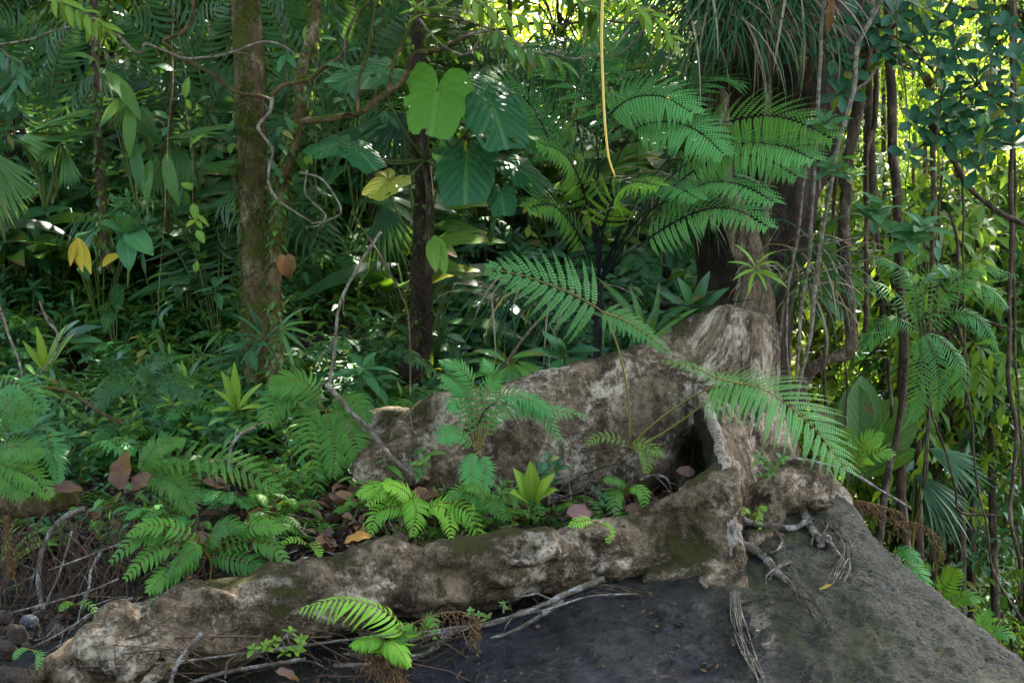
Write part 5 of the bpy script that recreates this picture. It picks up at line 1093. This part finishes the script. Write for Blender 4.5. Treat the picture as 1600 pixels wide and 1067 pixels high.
def crowntree(seed, Rr, nspr, nl, L, ratio, H, sh='lance', tr=.035):
    g = random.Random(seed); lf = MB(); st = MB()
    top = V(0, 0, H)
    st.tube(spl([V(0, 0, -2.5), V(g.uniform(-.2, .2), 0, H * .5), top], 16), lambda t: tr * (1 - .6 * t), 7, lump=.2)
    for i in range(nspr):
        d = rv(1, g); d.z = d.z * .9 + .1
        while d.length > 1: d = rv(1, g)
        a = top + V(d.x * Rr * .5, d.y * Rr * .5, d.z * Rr * .6); e = top + V(d.x * Rr, d.y * Rr, d.z * Rr * 1.1) + V(0, 0, -.1)
        if i % 3 == 0: st.tube(spl([top - V(0, 0, H * .2), (top + a) * .5, a], 6), .01, 4)
        sprig(lf, [a, (a + e) * .5 + rv(.06, g), e + rv(.12, g)], nl, L, L * ratio, sh, 0, 1, .005, True, g, .35, CAM * .4, .1, 2, .6, ns=3)
    return lf, st
S_ = [('seedling', 'plant'), ('rosette_plant', 'plant'), ('ground_fern', 'fern'), ('blade_plant', 'plant'), ('broad_leaf_seedling', 'plant')]
near = []
for i, (mat, L, ra, H, ns_, nl, sh) in enumerate([('leafA', .10, .36, .30, 3, 5, 'lance'), ('leafB', .12, .34, .34, 3, 5, 'lance'), ('mela', .11, .42, .30, 3, 4, 'ovate'), ('leafA', .075, .45, .26, 5, 6, 'ovate'), ('leafC', .10, .30, .30, 3, 5, 'lance'), ('leafB', .08, .5, .22, 5, 5, 'ovate'), ('leafA', .15, .22, .45, 3, 6, 'lance')]):
    lf, st = seedling(20 + i, mat, L, ra, H, ns_, nl, sh); q_ = ['mid green narrow-leaved', 'dark bluish', 'broad ribbed-leaved', 'dense small-leaved', 'pale yellow-green', 'dark round-leaved', 'tall long-leaved'][i]; near.append((proto('seedling', 'plant', q_ + ' seedlings on the slope', q_ + ' seedling among its like on the slope', lf, st, (mat, 'stem')), 'seed'))
for i, (mat, L, ra, n_, H, k) in enumerate([('leafA', .16, .3, 7, .25, 3), ('leafB', .2, .26, 7, .3, 2), ('mela', .17, .36, 8, .35, 2)]):
    lf, st = rosettes(40 + i, mat, L, ra, n_, H, k); q_ = ['mid green', 'dark green', 'ribbed bright'][i]; near.append((proto('rosette_plant', 'plant', q_ + ' whorled plants on the slope', q_ + ' plant with whorled leaves among its like on the slope', lf, st, (mat, 'stem')), 'ros'))
for i, (mat, L, W, N, k, bip, pl) in enumerate([('fern', .34, .016, 16, 7, 0, .07), ('dfern', .42, .018, 18, 7, 0, .08), ('tfern', .36, .016, 14, 6, 8, .10), ('fern', .26, .013, 14, 8, 0, .055)]):
    lf, st = fernclump(50 + i, L, W, N, k, bip, pl); q_ = ['combed mid green', 'tall dark', 'lacy fine-cut', 'small dense'][i]; near.append((proto('ground_fern', 'fern', q_ + ' ferns over the slope', q_ + ' fern among its like scattered over the slope', lf, st, (mat, 'stem')), 'fern'))
for i, (mat, L, W, k) in enumerate([('leafA', .4, .045, 12), ('grass', .42, .018, 26), ('leafC', .32, .05, 8)]):
    lf, st = straps(60 + i, L, W, k); q_ = ['broad mid green', 'thin grassy dark', 'pale yellow-green'][i]; near.append((proto('blade_plant', 'plant', q_ + ' blade tufts on the slope', 'tuft of ' + q_ + ' blades among its like on the slope', lf, st, (mat, 'stem')), 'blade'))
big = []
for i, (mat, L, ra, k, H) in enumerate([('leafA', .5, .3, 9, .7), ('leafB', .42, .36, 9, .6), ('palm', .6, .2, 10, .7)]):
    lf, st = broad(70 + i, L, ra, k, H); q_ = ['mid green', 'dark wide', 'bluish narrow'][i]; big.append((proto('broad_leaved_herb', 'plant', 'tall herbs with ' + q_ + ' leaves on the upper slope', 'tall herb with ' + q_ + ' leaves among its like on the upper slope', lf, st, (mat, 'stem')), 'broad'))
lf = MB(); g = random.Random(5)
for k in range(7):
    a = k * 2.4; d = V(math.cos(a), math.sin(a) * .6 - .3, 0); l = 1.3 * g.uniform(.8, 1.1)
    frond(lf, [V(0, 0, 0), d * l * .25 + V(0, 0, l * .6), d * l * .7 + V(0, 0, l * .8), d * l * 1.1 + V(0, 0, l * .5)], 22, .36, .03, UP + CAM * .6, droop=.9, t0=.2, mat=0, smat=1, r=.008, sh='strap', m=24)
big.append((proto('young_palm', 'palm', 'young feather palms on the upper slope', 'young feather palm among its like on the upper slope', lf, None, ('palm', 'stem')), 'palm'))
lf = MB(); st = MB()
for k in range(8):
    a = k * 2.4; d = V(math.cos(a), math.sin(a) * .6 - .35, .55); top = V(d.x * .35, d.y * .3, .55 + .3 * g.random())
    st.tube(spl([V(0, 0, 0), top * .5 + V(0, 0, .05), top], 8), .006, 5); fan(lf, top, d, UP + CAM * .8, .42, 1.5, 14, .055, 0, .7, g, seg=5, split=.1)
big.append((proto('young_fan_palm', 'palm', 'young fan palms on the upper slope', 'young fan palm among its like on the upper slope', lf, st, ('pleat', 'stem')), 'palm'))
used = set()
BINS = [(146, 'left of the climber-covered pole'), (266, 'between the climber-covered pole and moss-hung stem'), (386, 'just left of the stout mossy trunk'), (440, 'behind the leaning tree'), (652, 'between leaning tree and heart-leaved climber'), (932, 'between heart-leaved climber and black-stalked fern'),
        (1200, 'near the giant trunk'), (1400, 'between giant trunk and straight reddish trunk'), (1500, 'right of the straight reddish trunk'), (1580, 'left of the paired lianas'), (9999, 'beyond the paired lianas')]
def where(o, loc):
    px = 800 + loc[0] / loc[1] / K; w_ = next(t for b, t in BINS if px < b)
    o['label'] = ' '.join((o['label'].split(' among its like')[0].split(' scattered')[0] + ' ' + w_).split()[:16]); o['group'] = o['group'] + ', ' + w_
def place(pr, loc, rz, s, tx=0, ty=0, label=None, group=None):
    pr = pr[0]
    if pr.name not in used:
        used.add(pr.name); pr.location = loc; pr.rotation_euler = (tx, ty, rz); pr.scale = (s, s, s)
        if label: pr['label'] = label
        if group: pr['group'] = group
        BASE[pr.name] = BASE.get(pr.name) or (pr['label'], pr['group']); where(pr, loc)
        return pr
    c = dup(pr, loc, rz, s, tx, ty, label or BASE[pr.name][0], group or BASE[pr.name][1]); where(c, loc); return c
BASE = {p[0].name: (p[0]['label'], p[0]['group']) for p in near + big}
def unproject(px, Y): return (px - 800) * K * Y
g = random.Random(21); cnt = 0
for i in range(2000):
    if cnt >= 290: break
    Y = g.uniform(6.3, 10.5) if g.random() < .75 else g.uniform(6.1, 7.6); px = g.uniform(-40, 760)
    x = unproject(px, Y); z = ground(x, Y); py = 533.5 - (z - CZ) / K / Y
    if py > 745 and px > 120: continue
    if px > 560 and Y < 7.1: continue
    if 350 < px < 470 and Y < 7.2: continue
    if noise.noise(V(x * 1.5, Y * 1.5, 2)) < -.25: continue
    pr = near[g.randrange(len(near))]
    place(pr, (x, Y, z - .01), g.uniform(-.9, .9), g.uniform(.75, 1.25) * (1 + .05 * (Y - 6)), -R(12)); cnt += 1
cnt = 0
for i in range(900):
    if cnt >= 110: break
    Y = g.uniform(8.6, 13.5); px = g.uniform(-60, 1060); x = unproject(px, Y); z = ground(x, Y)
    if 680 < px < 1050 and Y < 10.4: continue
    place(big[g.choice((0, 0, 1, 1, 2, 2, 3, 0, 1, 4))], (x, Y, z - .02), g.uniform(-.9, .9), g.uniform(.7, 1.3)); cnt += 1
cnt = 0
for i in range(600):
    if cnt >= 78: break
    Y = g.uniform(5.8, 6.7); px = g.uniform(130, 1040); x = unproject(px, Y); z = ground(x, Y)
    if Y > 6.25 and px > 540: continue
    place(near[g.choice((0, 3, 5, 10, 13, 13, 10, 13, 12, 10, 4))], (x, Y, z - .01), g.uniform(-3, 3), g.uniform(.35, .7), -R(10)); cnt += 1
# shade-filled foliage masses
def massleaves(name, label, n, fn, mat, kind='stuff', cat=None, L=(.08, .2), ra=.36, seed=1, sh='lance', seg=3, cl=6):
    g = random.Random(seed); mb = MB(); i = 0
    while i < n:
        r = fn(g)
        if r is None: continue
        p, up, sc_ = r; i += cl
        ax = (up + rv(.5, g)).normalized(); A, B = perp(ax)
        for k in range(cl):
            a = k * 2.4; d = (A * math.cos(a) + B * math.sin(a)) + ax * g.uniform(0, .8); l = g.uniform(*L) * sc_
            mb.leaf(p + ax * .03 * k * sc_, d, up + CAM * .5 + rv(.3, g), l, l * ra, sh, .8, .2, seg, 0, g.random())
    o = mb.build(name, M[mat], None, at=Vector((0, 8, 1)), smooth=True); return tag(o, label, cat, kind='stuff')
def slopept(g):
    Y = g.uniform(6.3, 12); px = g.uniform(-60, 720); x = unproject(px, Y); z = ground(x, Y)
    if Y < 7 and px > 250 and g.random() < .8: return None
    if Y < 6.8 and g.random() < .6: return None
    if noise.noise(V(x * 2, Y * 2, 5)) < -.12: return None
    return V(x, Y, z + g.random() ** 1.6 * .22), V(0, -.3, 1), 1
massleaves('undergrowth', 'low leafy ground cover filling the slope between the bigger plants', 9000, slopept, 'leafA', L=(.05, .12), seed=2)
massleaves('undergrowth', 'bluish low ground cover mixed into the slope', 5000, slopept, 'leafB', L=(.05, .12), seed=3)
massleaves('undergrowth', 'pale fine-leaved ground cover dotted over the slope', 5000, slopept, 'mela', L=(.03, .07), seed=15)
def cliffpt(g):
    Y = g.uniform(9.3, 10.6); px = g.uniform(650, 1080); x = unproject(px, Y); z = ground(x, Y)
    return V(x, Y - .05, z + g.random() * .3), V(0, -.8, .4), 1
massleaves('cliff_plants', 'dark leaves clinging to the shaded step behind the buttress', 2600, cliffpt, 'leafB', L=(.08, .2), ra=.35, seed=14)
def wallpt(g):
    Y = g.uniform(9.5, 15); px = g.uniform(-80, 1150); x = unproject(px, Y); z = ground(x, Y)
    if 660 < px < 1060 and Y < 10.8: return None
    return V(x, Y, z + g.random() ** 1.3 * 1.3), V(0, -.5, .8), 1
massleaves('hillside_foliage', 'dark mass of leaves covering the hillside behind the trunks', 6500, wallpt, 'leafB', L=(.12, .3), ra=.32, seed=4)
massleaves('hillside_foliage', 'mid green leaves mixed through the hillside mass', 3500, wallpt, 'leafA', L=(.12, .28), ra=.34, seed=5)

# trees and shrubs: dark ones on the ridge, sunlit ones in the valley
trees = []
for i, (mat, Rr, ns_, nl, L, ra, H) in enumerate([('sunleaf', 1.0, 60, 6, .17, .42, 1.6), ('sunleaf', .8, 60, 7, .11, .5, 1.4), ('leafA', 1.0, 60, 6, .16, .4, 1.8), ('leafB', .9, 56, 6, .15, .45, 1.5), ('sunleaf', 1.2, 70, 7, .22, .3, 2.0), ('leafC', .8, 50, 6, .14, .45, 1.4)]):
    lf, st = crowntree(80 + i, Rr, ns_, nl, L, ra, H)
    q_ = ['bright green', 'small-leaved bright', 'mid green', 'dark', 'long-leaved tall', 'yellow-green'][i]; trees.append((proto('valley_tree', 'tree', q_ + ' trees filling the valley', q_ + ' small tree among its like in the valley', lf, st, (mat, 'liana')), 'tree'))
BASE.update({p[0].name: (p[0]['label'], p[0]['group']) for p in trees})
g = random.Random(31); cnt = 0
for i in range(3000):
    if cnt >= 165: break
    Y = 9.2 + 17 * g.random() ** 1.2; px = g.uniform(1270, 1680); x = unproject(px, Y)
    py = g.uniform(-120, 1150); zc = CZ - (py - 533.5) * K * Y
    if Y < 11.5 and (py < 250 or px < 1370): continue
    if Y < 12.5 and g.random() < .35: continue
    place(trees[g.choice((1, 1, 2, 3, 0, 2, 3, 1, 3)) if Y < 17 else g.choice((0, 1, 5, 1))], (x, Y, zc - 1.7), g.uniform(-3, 3), g.uniform(.8, 1.25)); cnt += 1
for i in range(40):
    Y = 13 + 16 * g.random(); px = g.uniform(560, 1180); x = unproject(px, Y); zc = CZ - (g.uniform(-140, 420) - 533.5) * K * Y
    place(trees[g.choice((0, 1, 2, 4))], (x, Y, zc - 1.7), g.uniform(-3, 3), g.uniform(.9, 1.3), label='leafy tree behind the ridge among its like', group='trees behind the ridge')
for i in range(22):
    Y = g.uniform(9.5, 13); px = g.uniform(-60, 660); x = unproject(px, Y); zc = CZ - (g.uniform(-160, 260) - 533.5) * K * Y
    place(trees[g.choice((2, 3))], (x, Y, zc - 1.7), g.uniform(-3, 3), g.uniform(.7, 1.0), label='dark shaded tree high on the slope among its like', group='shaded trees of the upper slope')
def behind(g):
    x = g.uniform(-15, 15); z = g.uniform(-.5, 14); x *= 1.15; y = -5.0 - 3 * g.random()
    if noise.noise(V(x * .4, z * .4, 0)) < -.3: return None
    return V(x, y, z), V(0, .4, .6), 1
massleaves('sky_block_leaves', 'unseen wall of leaves added behind the viewpoint to block sky light', 14000, behind, 'blockleaf', L=(.4, .8), ra=.4, seed=9, sh='ovate', seg=2)  # added out of view to cut low sky light and fill
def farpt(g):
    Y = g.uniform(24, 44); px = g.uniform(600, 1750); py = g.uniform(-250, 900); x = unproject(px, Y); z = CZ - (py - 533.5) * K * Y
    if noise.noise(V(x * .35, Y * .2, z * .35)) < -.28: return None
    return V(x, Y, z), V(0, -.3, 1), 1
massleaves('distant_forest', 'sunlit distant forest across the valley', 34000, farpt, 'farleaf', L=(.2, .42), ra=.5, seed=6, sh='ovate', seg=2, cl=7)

# ---------------------------------------------------------------- litter, rootlets, stones
def onground(px, Y, up=.01): x = unproject(px, Y); return V(x, Y, ground(x, Y) + up)
M['dead2'] = leafmat('old_dead_leaf', (.055, .03, .018), (.14, .08, .045), .6, .1, 9, veinc=(.1, .05, .03), vein=.4, tcol=(.15, .07, .03))
M['dead3'] = leafmat('tan_dead_leaf', (.16, .075, .03), (.26, .14, .06), .6, .1, 9, veinc=(.1, .05, .03), vein=.5, tcol=(.2, .1, .04), brown=1)
g = random.Random(41); dl = []
for i, mat in enumerate(['dead', 'dead2', 'dead3', 'dead', 'dead2']):
    mb = MB(); L = [.13, .16, .11, .10, .10][i]; mb.leaf(V(-L / 2, 0, .01), V(1, 0, .2), UP, L, L * .5, 'ovate', [1.2, .7, .9, 1.5, 1.8][i], .35, 8, 0, wave=.06)
    o = mb.build('dead_leaf', M[mat]); tag(o, 'curled dead leaf lying in the litter among its like', 'dead leaf', 'dead leaves of the litter'); dl.append(o)
KIDS.update({o.name: [] for o in dl})
for i in range(295):
    if g.random() < .68: Y = g.uniform(5.82, 6.55); px = g.uniform(130, 1050) if g.random() < .35 else g.uniform(330, 680)
    else: Y = g.uniform(6.4, 9.5); px = g.uniform(-20, 640)
    p = onground(px, Y, g.uniform(.02, .07)); o = dl[i % 5]
    if i < 5: o.location = p; o.rotation_euler = (g.uniform(-.3, .9), g.uniform(-.5, .5), g.uniform(0, 6))
    else: dup(o, p, g.uniform(0, 6.28), g.uniform(.5, 1.15), g.uniform(-.2, .9), g.uniform(-.5, .5))
mb = MB()
for i in range(13000):
    Y = g.uniform(5.75, 7.2) if g.random() < .6 else g.uniform(5.2, 10); px = g.uniform(-30, 1080 if Y < 7 else 650)
    p = onground(px, Y, .012); L = g.uniform(.02, .085); mb.leaf(p, rv(1, g) * .7 + V(0, 0, .1), UP + rv(.7, g), L, L * g.uniform(.25, .6), 'ovate', g.uniform(.2, 2), .3, 2, g.choice((0, 0, 0, 1)), g.random() * .9)
tag(mb.build('leaf_litter', [M['dead2'], M['dead']], None, at=V(0, 6, 1)), 'scraps of dead leaves carpeting the soil', kind='stuff')
mb = MB()
for i in range(900):
    Y = g.uniform(5.7, 7.4) if g.random() < .7 else g.uniform(5.1, 9); px = g.uniform(-30, 1000 if Y < 6.6 else 600)
    p = onground(px, Y, g.uniform(0, .05)); d = V(g.uniform(-1, 1), g.uniform(-.5, .5), g.uniform(-.25, .35)).normalized() * g.uniform(.08, .4)
    mb.tube([p - d * .5, p + rv(.02, g), p + d * .3 + rv(.02, g), p + d * .5], g.uniform(.0012, .004), 4, g.choice((0, 0, 1)), cap=False)
tag(mb.build('fallen_twigs', [M['liana'], M['twig']], None, at=V(0, 6, 1)), 'tangle of thin fallen twigs and rootlets on the soil', kind='stuff')
mb = MB()
for i in range(190):
    px = g.uniform(-30, 330); py = g.uniform(790, 870) + .1 * px * g.random(); Y = 5.95 - .0006 * px + g.uniform(-.12, .12)
    p = P(px, py, Y); l = g.uniform(.12, .6) * (1 if px < 240 else .6); q = [p]
    dx = g.uniform(-.25, .25)
    for k in range(9): q.append(q[-1] + V(dx / 9 * l * 3 + g.uniform(-.02, .02), g.uniform(-.012, .01), -l / 9))
    mb.tube(q, lambda t, r=g.uniform(.0012, .0045): r * (1 - .6 * t), 4, g.choice((0, 0, 1)), cap=False)
for i in range(120):
    px = g.uniform(180, 720); Y = g.uniform(4.95, 5.35); p = P(px, g.uniform(985, 1060), Y); d = V(g.uniform(-1, 1), g.uniform(-.2, .2), g.uniform(-.35, .4)) * g.uniform(.05, .25)
    mb.tube([p - d, p + rv(.02, g), p + d], g.uniform(.0012, .004), 4, g.choice((0, 0, 1)), cap=False)
tag(mb.build('fine_roots', [M['dead2'], M['liana']], None, at=V(-1, 6, 1)), 'curtain of fine roots hanging in the undercut bank', kind='stuff')
mb = MB()
for i in range(520):
    px = g.uniform(660, 1560); py = g.uniform(840, 1066); y = rk(px, py, .004)
    if y is None: continue
    p = P(px, py, y); L = g.uniform(.006, .03); k = g.random()
    if k < .6: mb.leaf(p, V(g.uniform(-1, 1), -.3, g.uniform(-1, 1)), V(0, -1, .6) + rv(.5, g), L, L * g.uniform(.2, .6), 'ovate', 1, .3, 2, g.choice((0, 1)), g.random() * .9)
    elif k < .8:
        d = V(g.uniform(-1, 1), 0, g.uniform(-1, .3)).normalized(); mb.tube([p, p + d * L, p + d * L * 2 + rv(.004, g) - V(0, .008, 0)], .0011, 3, 1, cap=False)
    else:
        for j in range(5): mb.leaf(p + rv(.01, g), V(g.uniform(-1, 1), -1, 1), UP, .012, .004, 'lance', .8, 0, 2, 2)
tag(mb.build('rock_debris', [M['dead2'], M['dead'], M['moss']], None, at=V(1, 5, .5)), 'crumbs of leaf, twig and moss stuck to the boulder', kind='stuff')
def stone(label, px, py, Y, r, mat='stonem', seed=0):
    bm = bmesh.new(); bmesh.ops.create_icosphere(bm, subdivisions=4, radius=1); gg = random.Random(seed); s0 = gg.random() * 90
    for v in bm.verts:
        c = v.co.copy(); k = 1 + .35 * noise.noise(c * .9 + V(s0, 0, 0)) + .12 * noise.noise(c * 3 + V(s0, 0, 0)); v.co = V(c.x * r, c.y * r * .8, c.z * r * .7) * k
    me = bpy.data.meshes.new('stone'); bm.to_mesh(me); bm.free(); me.materials.append(M[mat]); me.polygons.foreach_set('use_smooth', [True] * len(me.polygons))
    o = bpy.data.objects.new('stone', me); COL.objects.link(o); o.location = P(px, py, Y); o.rotation_euler = (gg.random(), gg.random(), gg.random() * 6)
    tag(o, label, 'stone', 'stones at the foot of the bank')
M['stonem'] = barkmat('brown_stone', (.08, .05, .03), (.15, .11, .08), (.05, .035, .025), (.05, .05, .02), 12, .2, .3)
M['stoneg'] = barkmat('grey_stone', (.09, .09, .085), (.20, .19, .18), (.05, .05, .05), (.05, .06, .02), 12, .3, .3)
for j, (lab, px, py, Y, r, m_) in enumerate([('reddish stone nearest the left edge in the undercut', 6, 965, 5.6, .04, 'stonem'), ('reddish brown stone beside the bent root foot', 28, 995, 5.5, .055, 'stonem'), ('flat pale grey pebble in the undercut', 45, 970, 5.55, .035, 'stoneg'), ('small brown stone behind the pale pebble', 60, 960, 5.65, .03, 'stonem'), ('dark mossy stone low at the left edge', 10, 1015, 5.3, .05, 'stonem'), ('brown stone under the purplish roots', 85, 985, 5.6, .04, 'stonem'), ('small orange-brown stone between the bigger ones', 42, 1010, 5.4, .025, 'stonem'), ('smooth dark stone lying at the bottom left corner', 20, 1060, 5.0, .06, 'stonem')]):
    stone(lab, px, py, Y, r, m_, j)
mb = MB()
for i in range(700):
    px = g.uniform(1290, 1600); py0 = 790 + (px - 1270) * .82; p = P(px + g.uniform(0, 14), py0 + g.uniform(-6, 10), 6.1 + g.uniform(-.05, .3) - .0012 * (px - 1270)); L = g.uniform(.015, .06)
    mb.leaf(p, rv(1, g), UP + rv(.7, g), L, L * .4, 'ovate', 1, .3, 2, g.choice((0, 0, 1)), g.random() * .9)
tag(mb.build('edge_litter', [M['dead'], M['dry']], None, at=V(2, 6, 1)), 'brown litter caught along the far edge of the boulder', kind='stuff')
